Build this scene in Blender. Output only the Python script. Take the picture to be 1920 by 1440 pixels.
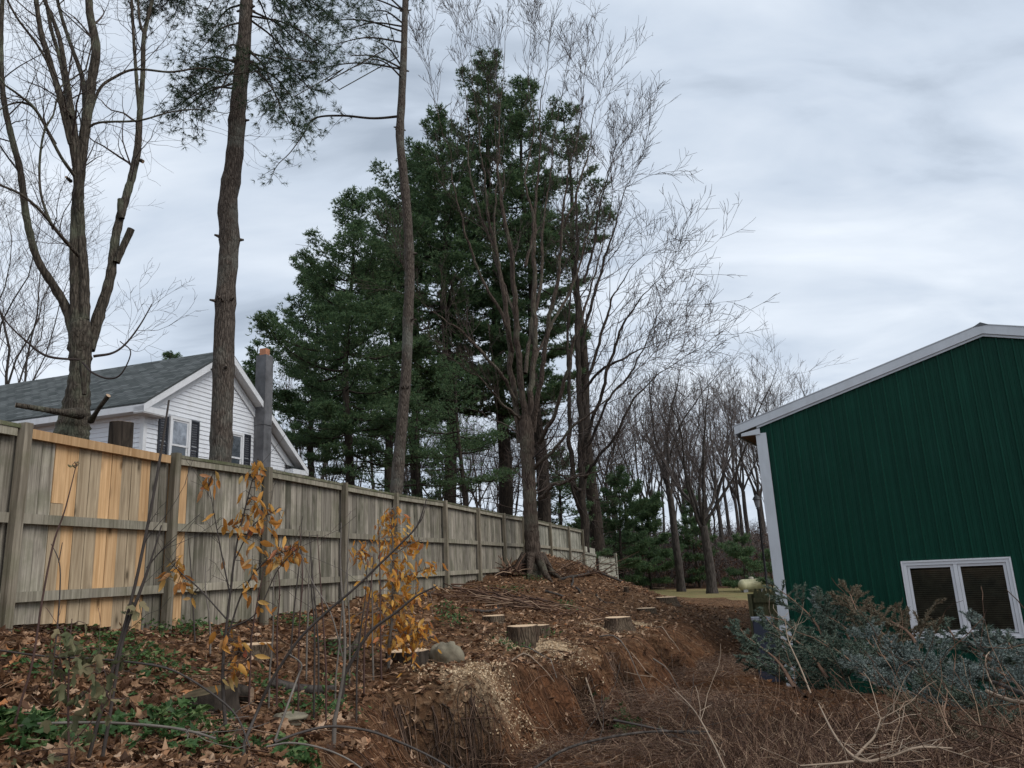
import bpy, math, random
import numpy as np
from math import radians as RAD, sin, cos, pi

for _o in list(bpy.data.objects): bpy.data.objects.remove(_o)
SC = bpy.context.scene
COL = SC.collection

# ------------------------------------------------------------------ camera
FPX, PITCH, ROLL = 1442.0, RAD(13.45), RAD(2.85)
EYE = np.array([0.0, 0.0, 1.6])
_f = np.array([0, cos(PITCH), sin(PITCH)])
_r0 = np.array([1.0, 0, 0]); _u0 = np.array([0, -sin(PITCH), cos(PITCH)])
_R = cos(ROLL) * _r0 - sin(ROLL) * _u0
_U = sin(ROLL) * _r0 + cos(ROLL) * _u0
cam_d = bpy.data.cameras.new('camera'); cam = bpy.data.objects.new('camera', cam_d); COL.objects.link(cam)
cam_d.sensor_width = 36; cam_d.sensor_fit = 'HORIZONTAL'; cam_d.lens = 36 * FPX / 1920
cam_d.clip_start = 0.05; cam_d.clip_end = 2000
import mathutils
_m = mathutils.Matrix(((_R[0], _U[0], -_f[0], EYE[0]), (_R[1], _U[1], -_f[1], EYE[1]), (_R[2], _U[2], -_f[2], EYE[2]), (0, 0, 0, 1)))
cam.matrix_world = _m
SC.camera = cam

# ------------------------------------------------------------------ exposure, sky, sun
SC.view_settings.view_transform = 'Standard'; SC.view_settings.look = 'None'
SC.view_settings.exposure = 0.52; SC.view_settings.gamma = 1.0; SC.view_settings.use_curve_mapping = False
SUN = np.array([0.72, -0.42, 0.85]); SUN /= np.linalg.norm(SUN)
SUN_STRENGTH, SUN_ANGLE = 1.5, 36.0
CLOUD_STRENGTH, CLEAR_STRENGTH = 1.0, 0.06

def world():
    w = bpy.data.worlds.new('World'); SC.world = w; w.use_nodes = True
    nt = w.node_tree; nt.nodes.clear(); L = nt.links.new
    def nd(t, **k):
        n = nt.nodes.new(t)
        for a, b in k.items(): setattr(n, a, b)
        return n
    out = nd('ShaderNodeOutputWorld')
    sky = nd('ShaderNodeTexSky', sky_type='NISHITA', sun_disc=False)
    sky.sun_elevation = math.asin(SUN[2]); sky.sun_rotation = math.atan2(SUN[0], SUN[1])
    bg0 = nd('ShaderNodeBackground'); bg0.inputs[1].default_value = CLEAR_STRENGTH; L(sky.outputs[0], bg0.inputs[0])
    tc = nd('ShaderNodeTexCoord'); sep = nd('ShaderNodeSeparateXYZ'); L(tc.outputs['Generated'], sep.inputs[0])
    mx = nd('ShaderNodeMath', operation='MAXIMUM'); L(sep.outputs[2], mx.inputs[0]); mx.inputs[1].default_value = 0.0
    ad = nd('ShaderNodeMath', operation='ADD'); L(mx.outputs[0], ad.inputs[0]); ad.inputs[1].default_value = 0.32
    dx = nd('ShaderNodeMath', operation='DIVIDE'); L(sep.outputs[0], dx.inputs[0]); L(ad.outputs[0], dx.inputs[1])
    dy = nd('ShaderNodeMath', operation='DIVIDE'); L(sep.outputs[1], dy.inputs[0]); L(ad.outputs[0], dy.inputs[1])
    cb = nd('ShaderNodeCombineXYZ'); L(dx.outputs[0], cb.inputs[0]); L(dy.outputs[0], cb.inputs[1])
    mp = nd('ShaderNodeMapping'); L(cb.outputs[0], mp.inputs[0]); mp.inputs['Rotation'].default_value = (0, 0, RAD(35)); mp.inputs['Scale'].default_value = (0.8, 1.7, 1)
    n1 = nd('ShaderNodeTexNoise'); n1.inputs['Scale'].default_value = 1.15; n1.inputs['Detail'].default_value = 9; n1.inputs['Roughness'].default_value = 0.52; n1.inputs['Distortion'].default_value = 0.35
    L(mp.outputs[0], n1.inputs['Vector'])
    n2 = nd('ShaderNodeTexNoise'); n2.inputs['Scale'].default_value = 3.1; n2.inputs['Detail'].default_value = 7; n2.inputs['Roughness'].default_value = 0.5; n2.inputs['Distortion'].default_value = 0.5
    L(mp.outputs[0], n2.inputs['Vector'])
    mm = nd('ShaderNodeMath', operation='MULTIPLY'); L(n2.outputs[0], mm.inputs[0]); mm.inputs[1].default_value = 0.53
    aa = nd('ShaderNodeMath', operation='MULTIPLY_ADD'); L(n1.outputs[0], aa.inputs[0]); aa.inputs[1].default_value = 0.62; L(mm.outputs[0], aa.inputs[2])
    rp = nd('ShaderNodeValToRGB'); L(aa.outputs[0], rp.inputs[0])
    e = rp.color_ramp.elements
    e[0].position = 0.41; e[0].color = (0.30, 0.352, 0.425, 1)
    e[1].position = 0.72; e[1].color = (0.64, 0.69, 0.755, 1)
    m = rp.color_ramp.elements.new(0.52); m.color = (0.455, 0.518, 0.605, 1)
    bg1 = nd('ShaderNodeBackground'); L(rp.outputs[0], bg1.inputs[0]); bg1.inputs[1].default_value = CLOUD_STRENGTH
    mix = nd('ShaderNodeMixShader'); mix.inputs[0].default_value = 0.94
    L(bg0.outputs[0], mix.inputs[1]); L(bg1.outputs[0], mix.inputs[2]); L(mix.outputs[0], out.inputs[0])
world()
sl = bpy.data.lights.new('sun', 'SUN'); sl.energy = SUN_STRENGTH; sl.angle = RAD(SUN_ANGLE); sl.color = (1.0, 0.96, 0.91)
so = bpy.data.objects.new('sun', sl); COL.objects.link(so); so.location = (20, -10, 30)
so.rotation_euler = mathutils.Vector(tuple(SUN)).to_track_quat('Z', 'Y').to_euler()

# ------------------------------------------------------------------ viewing rays (pixel of the photograph + distance -> point)
def ray(px, py): return (px - 960) / FPX * _R + (720 - py) / FPX * _U + _f
def P(px, py, d): v = ray(px, py); return EYE + v * (d / v[1])
def onplane(px, py, p0, n): v = ray(px, py); return EYE + v * (np.dot(np.asarray(p0) - EYE, n) / np.dot(v, n))
def nrm(v): v = np.asarray(v, float); return v / (np.linalg.norm(v) + 1e-12)

# ------------------------------------------------------------------ mesh helpers
class Geo:
    def __init__(s): s.V = []; s.F = []; s.n = 0; s.UV = []
    def add(s, V, F, mi=0, smooth=False):
        V = np.asarray(V, float).reshape(-1, 3)
        F = np.asarray(F, np.int64)
        if F.ndim == 1: F = F.reshape(1, -1)
        s.F.append((F + s.n, mi, smooth)); s.V.append(V); s.n += len(V)
    def poly(s, pts, mi=0): s.add(pts, [list(range(len(pts)))], mi)
    def box(s, o, ax, lo, hi, mi=0):
        o = np.asarray(o, float); A = np.asarray(ax, float)
        c = np.array([[(lo, hi)[i][0], (lo, hi)[j][1], (lo, hi)[k][2]] for i in (0, 1) for j in (0, 1) for k in (0, 1)], float)
        s.add(o + c @ A, BOXF, mi)
    def abox(s, lo, hi, mi=0): s.box((0, 0, 0), np.eye(3), lo, hi, mi)
    def prism(s, ring, ext, mi=0):
        ring = np.asarray(ring, float); n = len(ring); V = np.vstack([ring, ring + np.asarray(ext, float)])
        s.add(V, [list(range(n))[::-1]], mi); b = s.n - 2 * n
        s.F.append((np.array([[i, (i + 1) % n, n + (i + 1) % n, n + i] for i in range(n)]) + b, mi, False))
        s.F.append((np.array([list(range(n, 2 * n))]) + b, mi, False))
    def tris(s): return sum(len(f) * (f.shape[1] - 2) for f, _, _ in s.F)
BOXF = [[0, 1, 3, 2], [4, 6, 7, 5], [0, 4, 5, 1], [2, 3, 7, 6], [0, 2, 6, 4], [1, 5, 7, 3]]
WLOC = {}
TRIS = [0]
def geo_mesh(name, g, mats, org=(0, 0, 0)):
    me = bpy.data.meshes.new(name)
    V = np.vstack(g.V) - np.asarray(org, float)
    me.vertices.add(len(V)); me.vertices.foreach_set('co', V.astype(np.float32).ravel())
    li = np.concatenate([f.ravel() for f, _, _ in g.F]).astype(np.int32)
    tot = np.concatenate([np.full(len(f), f.shape[1], np.int32) for f, _, _ in g.F])
    st = np.concatenate([[0], np.cumsum(tot)[:-1]]).astype(np.int32)
    me.loops.add(len(li)); me.loops.foreach_set('vertex_index', li)
    me.polygons.add(len(tot)); me.polygons.foreach_set('loop_start', st); me.polygons.foreach_set('loop_total', tot)
    me.polygons.foreach_set('material_index', np.concatenate([np.full(len(f), mi, np.int32) for f, mi, _ in g.F]))
    me.polygons.foreach_set('use_smooth', np.concatenate([np.full(len(f), sm, bool) for f, _, sm in g.F]))
    for m in (mats if isinstance(mats, (list, tuple)) else [mats]): me.materials.append(m)
    me.update(calc_edges=True)
    TRIS[0] += g.tris()
    return me
def tag(o, label=None, cat=None, group=None, kind=None):
    if label: o['label'] = label
    if cat: o['category'] = cat
    if group: o['group'] = group
    if kind: o['kind'] = kind
    return o
def thing(name, label, cat, loc=(0, 0, 0), group=None):
    o = bpy.data.objects.new(name, None); COL.objects.link(o); o.location = tuple(loc); o.empty_display_size = 0.2
    WLOC[o.name] = np.asarray(loc, float)
    return tag(o, label, cat, group)
def part(name, g, mats, parent, label=None, kind=None, org=None):
    pw = WLOC[parent.name]; ow = pw if org is None else np.asarray(org, float)
    o = bpy.data.objects.new(name, geo_mesh(name, g, mats, ow)); COL.objects.link(o)
    o.parent = parent; o.location = tuple(ow - pw); WLOC[o.name] = ow
    return tag(o, label, None, None, kind)
def single(name, g, mats, label=None, cat=None, group=None, kind=None, org=(0, 0, 0)):
    o = bpy.data.objects.new(name, geo_mesh(name, g, mats, org)); COL.objects.link(o); o.location = tuple(org); WLOC[o.name] = np.asarray(org, float)
    return tag(o, label, cat, group, kind)
def copy_tree(o, parent=None):
    c = o.copy(); COL.objects.link(c)
    if parent is not None: c.parent = parent
    for ch in list(o.children): copy_tree(ch, c)
    return c

class Tubes:
    """collects polylines with radii and turns them all into tubes at once"""
    def __init__(s): s.d = {}
    def add(s, pts, rad, k=4):
        pts = np.asarray(pts, float); rad = np.asarray(rad, float)
        s.d.setdefault((len(pts), k), []).append((pts, rad))
    def into(s, g, mi=0, rough=0.0, seed=1):
        rg = np.random.default_rng(seed)
        for (n, k), L in s.d.items():
            Pp = np.array([a for a, _ in L]); Rr = np.array([b for _, b in L]); N = len(L)
            T = np.gradient(Pp, axis=1); T /= np.linalg.norm(T, axis=2, keepdims=True) + 1e-12
            mean = np.abs(T.mean(1)); ref = np.zeros((N, 3)); ref[np.arange(N), mean.argmin(1)] = 1
            n1 = np.cross(T, ref[:, None, :]); n1 /= np.linalg.norm(n1, axis=2, keepdims=True) + 1e-12
            n2 = np.cross(T, n1)
            a = np.arange(k) * 2 * pi / k
            RR = Rr[:, :, None] * np.ones(k)
            if rough: RR = RR * (1 + rough * rg.standard_normal(RR.shape) + rough * 1.2 * rg.standard_normal((N, 1, k)))
            V = Pp[:, :, None, :] + RR[..., None] * (np.cos(a)[None, None, :, None] * n1[:, :, None, :] + np.sin(a)[None, None, :, None] * n2[:, :, None, :])
            i = np.arange(n - 1)[:, None] * k; j = np.arange(k)[None, :]; j2 = (j + 1) % k
            F = np.stack([i + j, i + j2, i + k + j2, i + k + j], -1).reshape(-1, 4)
            F = (np.arange(N)[:, None, None] * (n * k) + F[None]).reshape(-1, 4)
            g.add(V.reshape(-1, 3), F, mi, True)
        return g
def smooth_poly(pts, n):
    pts = np.asarray(pts, float); m = len(pts)
    t = np.concatenate([[0], np.cumsum(np.linalg.norm(np.diff(pts[:, :3], axis=0), axis=1))]); t /= t[-1]
    q = np.vstack([2 * pts[0] - pts[1], pts, 2 * pts[-1] - pts[-2]])
    out = []
    for s in np.linspace(0, 1, n):
        i = min(np.searchsorted(t, s, 'right') - 1, m - 2); u = (s - t[i]) / (t[i + 1] - t[i] + 1e-9)
        p0, p1, p2, p3 = q[i], q[i + 1], q[i + 2], q[i + 3]
        out.append(0.5 * (2 * p1 + (p2 - p0) * u + (2 * p0 - 5 * p1 + 4 * p2 - p3) * u * u + (3 * p1 - p0 - 3 * p2 + p3) * u ** 3))
    return np.array(out)
def pxpath(L, d, n=None):
    """L: (px, py, halfwidth_px[, distance]) -> points and radii, smoothed"""
    a = []
    for e in L:
        dd = e[3] if len(e) > 3 else d
        p = P(e[0], e[1], dd); a.append(list(p) + [e[2] * dd / FPX])
    q = smooth_poly(a, n or max(6, 5 * len(L)))
    return q[:, :3], np.maximum(q[:, 3], 0.002)

# ------------------------------------------------------------------ terrain
def vnoise(x, y, s, seed):
    x = np.asarray(x) * s; y = np.asarray(y) * s
    xi = np.floor(x).astype(np.int64); yi = np.floor(y).astype(np.int64); xf = x - xi; yf = y - yi
    def h(a, b):
        n = (a * 374761393 + b * 668265263 + seed * 1442695041) & 0x7fffffff
        n = ((n ^ (n >> 13)) * 1274126177) & 0x7fffffff
        n = n ^ (n >> 16)
        return (n & 0xffff) / 65535.0 - 0.5
    u = xf * xf * (3 - 2 * xf); v = yf * yf * (3 - 2 * yf)
    return (h(xi, yi) * (1 - u) + h(xi + 1, yi) * u) * (1 - v) + (h(xi, yi + 1) * (1 - u) + h(xi + 1, yi + 1) * u) * v
CREST = np.array([[-1.0, -6], [-1.15, 0], [-1.3, 2.5]] + [list(P(*e)[:2]) for e in
        [(560, 1440, 4.9), (620, 1370, 5.9), (700, 1292, 7.1), (800, 1272, 7.5), (890, 1278, 7.9), (960, 1262, 8.6), (1050, 1245, 9.4), (1110, 1222, 10.6), (1200, 1193, 12.4), (1270, 1165, 15.5), (1330, 1135, 21)]] + [[9.5, 30], [15, 45], [30, 80]])
TOPC = np.array([(-4.9, 5, 1.42), (-4.5, 6.2, 1.38), (-4.2, 7, 1.26), (-3.75, 8.5, 1.06), (-3.2, 10, 1.15), (-2.7, 12, 1.2), (-2.2, 14, 1.22), (-1.55, 16, 1.24), (-1, 18.3, 1.36), (-.4, 20.5, 1.52), (.5, 22, 1.72), (1.4, 23.5, 1.66), (1.6, 25.5, 1.62), (2.4, 27.5, 1.5), (3.3, 30, 1.12), (4.0, 33, .92), (5.4, 33.5, .25), (4.9, 30, .4), (2.3, 24.8, 1.22), (2.9, 25, .85), (3.6, 24.8, .6), (4.6, 26, .38), (4.2, 29, .7),
    (-1.35, 7.1, .56), (-.6, 7.6, .52), (.4, 9.2, .48), (2.0, 12.3, .38), (5.3, 21, .12), (-2.7, 6, .72), (-1.8, 3.5, .62), (-3, 3, .8), (-4.6, 4, 1.3), (-1.4, 4.9, .5), (-1.6, 1, .4), (-4, 0, .7),
    (.2, 11, .58), (1.6, 13.2, .44), (-1.9, 9, .78), (-1.2, 12, .92), (.4, 17, .98), (2.4, 17.5, .62), (2.2, 20.5, 1.02), (3.4, 22.5, .78),
    (-8, 9, 1.5), (-9, 18, 2.5), (-3, 20, 1.9), (-15, 20, 2.6), (0, 35, 1.5), (-10, 40, 2.3), (-30, 30, 2.5), (-20, 5, 1.6), (-30, -5, 1.5), (-10, -5, .9), (-5, 60, 1.5), (-30, 60, 2.2),
    (9.5, 30, -.45), (7.5, 26, -.1), (6.2, 29, -.15), (6.0, 34, -.05), (9, 23, -.35), (7.3, 21, -.05), (12, 28, -.55), (8, 36, -.25), (12, 44, -.3), (7, 46, -.25), (4, 42, .2), (25, 60, -.3), (10, 60, -.2), (30, 80, -.2), (40, 40, -.6), (40, 0, -.6)], float)
def _tps(r): return np.where(r > 1e-9, r * r * np.log(r + 1e-12), 0)
def _fit(Pn):
    n = len(Pn); K = _tps(np.linalg.norm(Pn[:, None, :2] - Pn[None, :, :2], axis=2)) + np.eye(n) * 0.35
    Q = np.hstack([np.ones((n, 1)), Pn[:, :2]]); A = np.block([[K, Q], [Q.T, np.zeros((3, 3))]])
    return np.linalg.solve(A, np.concatenate([Pn[:, 2], np.zeros(3)]))
TW = _fit(TOPC)
def zt(x, y):
    sh = np.shape(x); x = np.ravel(x); y = np.ravel(y)
    cx = np.clip(x, -34, 42); cy = np.clip(y, -8, 80); out = np.zeros(len(x))
    for i in range(0, len(x), 20000):
        r = np.hypot(cx[i:i + 20000, None] - TOPC[None, :, 0], cy[i:i + 20000, None] - TOPC[None, :, 1])
        out[i:i + 20000] = _tps(r) @ TW[:len(TOPC)] + TW[-3] + TW[-2] * cx[i:i + 20000] + TW[-1] * cy[i:i + 20000]
    return out.reshape(sh)
def crest_sd(x, y):
    sh = np.shape(x); x = np.ravel(x).astype(float); y = np.ravel(y).astype(float)
    best = np.full(len(x), 1e9); sg = np.ones(len(x))
    for a, b in zip(CREST[:-1], CREST[1:]):
        e = b - a; L2 = e @ e; t = np.clip(((x - a[0]) * e[0] + (y - a[1]) * e[1]) / L2, 0, 1)
        dx = x - a[0] - t * e[0]; dy = y - a[1] - t * e[1]; d = np.hypot(dx, dy); m = d < best
        best[m] = d[m]; sg[m] = np.sign(e[1] * dx[m] - e[0] * dy[m] + 1e-12)
    return (best * sg).reshape(sh)
PITS = []
PITR = [(.30, .75), (.22, .5), (.24, .6), (.30, .6), (.22, .4), (.34, .6)]
def ground(x, y, fine=True):
    x = np.asarray(x, float); y = np.asarray(y, float)
    s = crest_sd(x, y) + 0.30 * vnoise(x, y, 1.5, 3) + 0.3 * vnoise(x, y, .5, 4) + .14 * vnoise(x, y, 3.7, 13)
    top = zt(x, y)
    bot = np.interp(y, [-10, 3, 6, 9, 12, 15, 25, 40, 60], [0, .0, -.2, -.52, -.66, -.66, -.6, -.38, -.3]) - 0.03 * np.clip(x, -1, 6)
    w = np.interp(y, [0, 5, 9, 13, 21, 30], [1.0, .55, .6, .85, 2.6, 5.0])
    t = np.clip((s + 0.05) / w, 0, 1); t2 = np.clip((s + .05) / (w + 1.6), 0, 1); t = t * t * (3 - 2 * t) * .66 + t2 * .34
    z = top * (1 - t) + np.minimum(bot, top) * t
    z = z + np.clip(y - 54, 0, 94) * 0.055 + np.clip(y - 148, 0, 60) * .02
    if fine:
        near = np.clip(1 - (y - 25) / 30, .25, 1)
        z = z + near * (0.16 * vnoise(x, y, .7, 5) + 0.09 * vnoise(x, y, 1.9, 6) + 0.05 * vnoise(x, y, 4.7, 7) + .03 * vnoise(x, y, 9.1, 8))
        face = np.clip(1 - np.abs(s - .35) / .6, 0, 1) * np.clip((16 - y) / 4, 0, 1)
        z = z + face * (0.22 * vnoise(x, y, 2.6, 9) + 0.14 * vnoise(x, y, 5.5, 10))
        for (c, (r, dp)) in zip(PITS, PITR): z = z - dp * np.exp(-(((x - c[0]) ** 2 + (y - c[1]) ** 2) / (r * r)) ** 1.6)
    return z
def gz(x, y): return float(ground(np.array([x]), np.array([y]))[0])
def G(px, py, dmax=120):
    """where the ray of a pixel meets the ground"""
    v = ray(px, py); d = np.concatenate([np.arange(1.5, 30, .06), np.arange(30, dmax, .4)])
    q = EYE + v[None] * (d / v[1])[:, None]; b = q[:, 2] < ground(q[:, 0], q[:, 1])
    i = int(np.argmax(b)) if b.any() else len(d) - 1
    p = q[i].copy(); p[2] = gz(p[0], p[1]); return p
_pp = [G(*e)[:2] for e in [(848, 1340), (785, 1325), (905, 1365), (1095, 1262), (1165, 1248), (1240, 1216)]]; PITS += _pp
def drop(p, dz=0.0): return np.array([p[0], p[1], gz(p[0], p[1]) + dz])

# ------------------------------------------------------------------ materials
def _nt(name):
    m = bpy.data.materials.new(name); m.use_nodes = True; nt = m.node_tree
    return m, nt, nt.nodes['Principled BSDF']
class NB:
    def __init__(s, nt): s.nt = nt
    def n(s, t, ins=None, **k):
        o = s.nt.nodes.new(t)
        for a, b in k.items(): setattr(o, a, b)
        for a, b in (ins or {}).items():
            if isinstance(b, bpy.types.NodeSocket): s.nt.links.new(b, o.inputs[a])
            else: o.inputs[a].default_value = b
        return o
    def link(s, a, b): s.nt.links.new(a, b)
    def coord(s, which='Object'): return s.n('ShaderNodeTexCoord').outputs[which]
    def map(s, v, scale=(1, 1, 1), loc=(0, 0, 0), rot=(0, 0, 0)): return s.n('ShaderNodeMapping', {0: v, 'Scale': scale, 'Location': loc, 'Rotation': rot}).outputs[0]
    def noise(s, v, scale, detail=4, rough=.55, dist=0): return s.n('ShaderNodeTexNoise', {'Vector': v, 'Scale': scale, 'Detail': detail, 'Roughness': rough, 'Distortion': dist}).outputs[0]
    def vor(s, v, scale, feature='F1'): return s.n('ShaderNodeTexVoronoi', {'Vector': v, 'Scale': scale}, feature=feature)
    def ramp(s, f, stops, interp='LINEAR'):
        r = s.n('ShaderNodeValToRGB', {0: f}); cr = r.color_ramp; cr.interpolation = interp
        while len(cr.elements) < len(stops): cr.elements.new(0.5)
        for e, (p, c) in zip(cr.elements, stops): e.position = p; e.color = tuple(c) + (1,) if len(c) == 3 else c
        return r.outputs[0]
    def mix(s, f, a, b, mode='MIX'):
        m = s.n('ShaderNodeMix', data_type='RGBA', blend_type=mode)
        for i, v in ((0, f), (6, a), (7, b)):
            if isinstance(v, bpy.types.NodeSocket): s.link(v, m.inputs[i])
            else: m.inputs[i].default_value = v if i == 0 else (tuple(v) + (1,) if len(v) == 3 else v)
        return m.outputs[2]
    def math(s, op, a, b=0.0, c=0.0, clamp=False):
        m = s.n('ShaderNodeMath', operation=op, use_clamp=clamp)
        for i, v in enumerate((a, b, c)):
            if isinstance(v, bpy.types.NodeSocket): s.link(v, m.inputs[i])
            else: m.inputs[i].default_value = v
        return m.outputs[0]
    def bump(s, h, strength, dist): return s.n('ShaderNodeBump', {'Height': h, 'Strength': strength, 'Distance': dist}).outputs[0]
def setb(b, nb, col=None, rough=.8, normal=None, spec=.3, metal=0):
    for k, v in (('Base Color', col), ('Roughness', rough), ('Normal', normal), ('Specular IOR Level', spec), ('Metallic', metal)):
        if v is None: continue
        if isinstance(v, bpy.types.NodeSocket): nb.link(v, b.inputs[k])
        else: b.inputs[k].default_value = tuple(v) + (1,) if isinstance(v, tuple) and len(v) == 3 else v

def m_bark(name, dark, light, zs=.35, scale=14, lichen=None, bump=.6, moss=.25):
    m, nt, b = _nt(name); q = NB(nt); o = q.coord()
    v = q.map(o, (1, 1, zs)); f = q.noise(v, scale, 8, .65, .6); c = q.noise(o, 1.7, 4, .6)
    cr = q.vor(q.map(o, (1, 1, zs * .6)), scale * 1.1, 'DISTANCE_TO_EDGE').outputs[0]
    col = q.ramp(f, [(.3, dark), (.72, light)])
    col = q.mix(q.ramp(cr, [(0.0, (.55, .55, .55)), (.16, (0, 0, 0))]), col, tuple(x * .35 for x in dark))
    if lichen: col = q.mix(q.ramp(c, [(.5, (0, 0, 0)), (.66, (moss, moss, moss))]), col, lichen)
    h = q.math('ADD', f, q.math('MULTIPLY', q.math('MINIMUM', cr, .2), 3.0))
    setb(b, q, col, .9, q.bump(h, bump, .03), .15); return m
def m_twig(name, stops, rough=.75):
    m, nt, b = _nt(name); q = NB(nt)
    r = q.n('ShaderNodeNewGeometry').outputs['Random Per Island']
    setb(b, q, q.ramp(r, stops), rough, None, .25); return m
def m_leaf(name, stops, trans=.35, rough=.6, obj=False):
    m, nt, b = _nt(name); q = NB(nt)
    r = q.n('ShaderNodeObjectInfo').outputs['Random'] if obj else q.n('ShaderNodeNewGeometry').outputs['Random Per Island']
    col = q.ramp(r, stops); setb(b, q, col, rough, None, .25)
    if trans:
        t = q.n('ShaderNodeBsdfTranslucent', {0: col}); mx = q.n('ShaderNodeMixShader', {0: trans})
        q.link(b.outputs[0], mx.inputs[1]); q.link(t.outputs[0], mx.inputs[2]); q.link(mx.outputs[0], nt.nodes['Material Output'].inputs[0])
    return m
def m_wood(name, lo, hi, knots=True, stain=.5, green=0.0, var=.35):
    """weathered or fresh board, grain along local z (or the longest local axis given by the object)"""
    m, nt, b = _nt(name); q = NB(nt); o = q.coord(); rnd = q.n('ShaderNodeObjectInfo').outputs['Random']
    off = q.n('ShaderNodeCombineXYZ', {0: q.math('MULTIPLY', rnd, 37.0), 1: q.math('MULTIPLY', rnd, 11.0), 2: q.math('MULTIPLY', rnd, 53.0)}).outputs[0]
    p = q.n('ShaderNodeVectorMath', {0: o, 1: off}, operation='ADD').outputs[0]
    g = q.noise(q.map(p, (26, 26, 1.1)), 1.0, 7, .62, .5); g2 = q.noise(q.map(p, (90, 90, 2.5)), 1.0, 4, .6)
    st = q.noise(q.map(p, (5, 5, 1.6)), 1.0, 5, .6, .4)
    col = q.ramp(g, [(.34, lo), (.62, hi)])
    col = q.mix(q.math('MULTIPLY', q.math('SUBTRACT', g2, .35, clamp=True), .9), col, tuple(x * .45 for x in lo))
    col = q.mix(q.ramp(st, [(.5, (0, 0, 0)), (.72, (stain,) * 3)]), col, tuple(x * .5 for x in lo))
    if knots:
        kn = q.vor(q.map(p, (6.0, 6.0, 2.6)), 1.0).outputs[0]
        col = q.mix(q.ramp(kn, [(.07, (.9,) * 3), (.13, (.4,) * 3), (.25, (0, 0, 0))]), col, tuple(x * .3 for x in lo))
    if green: col = q.mix(q.ramp(q.noise(p, 3.0, 5, .65), [(.45, (0, 0, 0)), (.62, (green,) * 3)]), col, (.085, .095, .045))
    vv = q.math('MULTIPLY_ADD', rnd, var, 1 - var * .55)
    col = q.mix(1.0, col, q.n('ShaderNodeCombineColor', {0: vv, 1: vv, 2: vv}).outputs[0], 'MULTIPLY')
    setb(b, q, col, .85, q.bump(q.math('ADD', g, g2), .5, .006), .2); return m
def m_plain(name, col, rough=.5, var=.12, scale=3.0, spec=.4, metal=0, bump=0, bscale=40, dirt=None, streak=0):
    m, nt, b = _nt(name); q = NB(nt); o = q.coord()
    f = q.noise(o, scale, 6, .6)
    c = q.ramp(f, [(.3, tuple(x * (1 - var) for x in col)), (.7, tuple(min(1, x * (1 + var)) for x in col))])
    if dirt: c = q.mix(q.ramp(q.noise(q.map(o, (3, 3, .7)), 2.0, 6, .65), [(.5, (0, 0, 0)), (.75, (.5,) * 3)]), c, dirt)
    if streak:
        sv = q.noise(q.map(o, (9, 9, .35)), 1.0, 6, .7); rr = q.n('ShaderNodeObjectInfo').outputs['Random']
        c = q.mix(1.0, c, q.n('ShaderNodeCombineColor', {i: q.math('ADD', q.math('MULTIPLY_ADD', sv, streak * 2, 1 - streak), q.math('MULTIPLY', rr, .12)) for i in (0, 1, 2)}).outputs[0], 'MULTIPLY')
    setb(b, q, c, rough, q.bump(q.noise(o, bscale, 4), bump, .01) if bump else None, spec, metal); return m

M = {}
M['bark_maple'] = m_bark('maple_bark', (.035, .028, .021), (.125, .105, .082), .25, 26, (.17, .19, .13), .7, .55)
M['bark_pine'] = m_bark('pine_bark', (.05, .038, .03), (.17, .14, .115), .3, 30, (.19, .20, .17), .8, .5)
M['bark_red'] = m_bark('shaggy_bark', (.05, .036, .028), (.16, .122, .096), .2, 20, (.16, .17, .12), .9, .4)
M['bark_far'] = m_bark('far_bark', (.032, .027, .024), (.11, .094, .082), .3, 9, None, .5)
M['bark_far_pine'] = m_bark('far_pine_bark', (.022, .018, .015), (.075, .058, .045), .3, 9, None, .5)
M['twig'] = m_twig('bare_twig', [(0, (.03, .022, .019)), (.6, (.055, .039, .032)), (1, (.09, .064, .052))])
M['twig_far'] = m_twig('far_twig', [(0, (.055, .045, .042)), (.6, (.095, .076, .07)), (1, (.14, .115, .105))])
M['twig_dry'] = m_twig('dry_brush_twig', [(0, (.04, .021, .014)), (.45, (.10, .053, .033)), (.8, (.18, .108, .069)), (1, (.36, .25, .165))])
M['cut'] = m_plain('fresh_cut_wood', (.62, .45, .29), .8, .2, 9, .2)
M['cut_old'] = m_plain('old_cut_wood', (.30, .21, .14), .85, .35, 9, .2)
M['needles'] = m_leaf('pine_needles', [(0, (.045, .085, .043)), (.5, (.085, .145, .066)), (.85, (.125, .195, .085)), (1, (.18, .225, .105))], .4)
M['needles_near'] = m_leaf('near_pine_needles', [(0, (.02, .042, .024)), (.6, (.048, .085, .042)), (1, (.09, .125, .065))], .3)
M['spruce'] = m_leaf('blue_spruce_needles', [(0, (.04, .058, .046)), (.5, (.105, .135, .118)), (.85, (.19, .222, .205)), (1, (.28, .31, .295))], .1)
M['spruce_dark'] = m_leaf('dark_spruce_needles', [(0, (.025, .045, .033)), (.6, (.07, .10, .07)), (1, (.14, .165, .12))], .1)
M['spruce_dry'] = m_leaf('dry_spruce_needles', [(0, (.05, .05, .03)), (.5, (.12, .085, .05)), (1, (.18, .15, .10))], .1)
M['litter'] = m_leaf('dead_leaves', [(0, (.045, .022, .012)), (.3, (.125, .062, .032)), (.6, (.235, .125, .064)), (.82, (.36, .215, .125)), (.95, (.50, .345, .23)), (1, (.42, .17, .06))], .15, .7)
M['weeds'] = m_leaf('green_weeds', [(0, (.03, .065, .02)), (.6, (.065, .13, .04)), (1, (.14, .20, .07))], .3, .5)
M['wilted'] = m_leaf('wilted_leaf', [(0, (.10, .115, .055)), (.5, (.17, .17, .09)), (1, (.24, .2, .11))], .35, .7, True)
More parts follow.
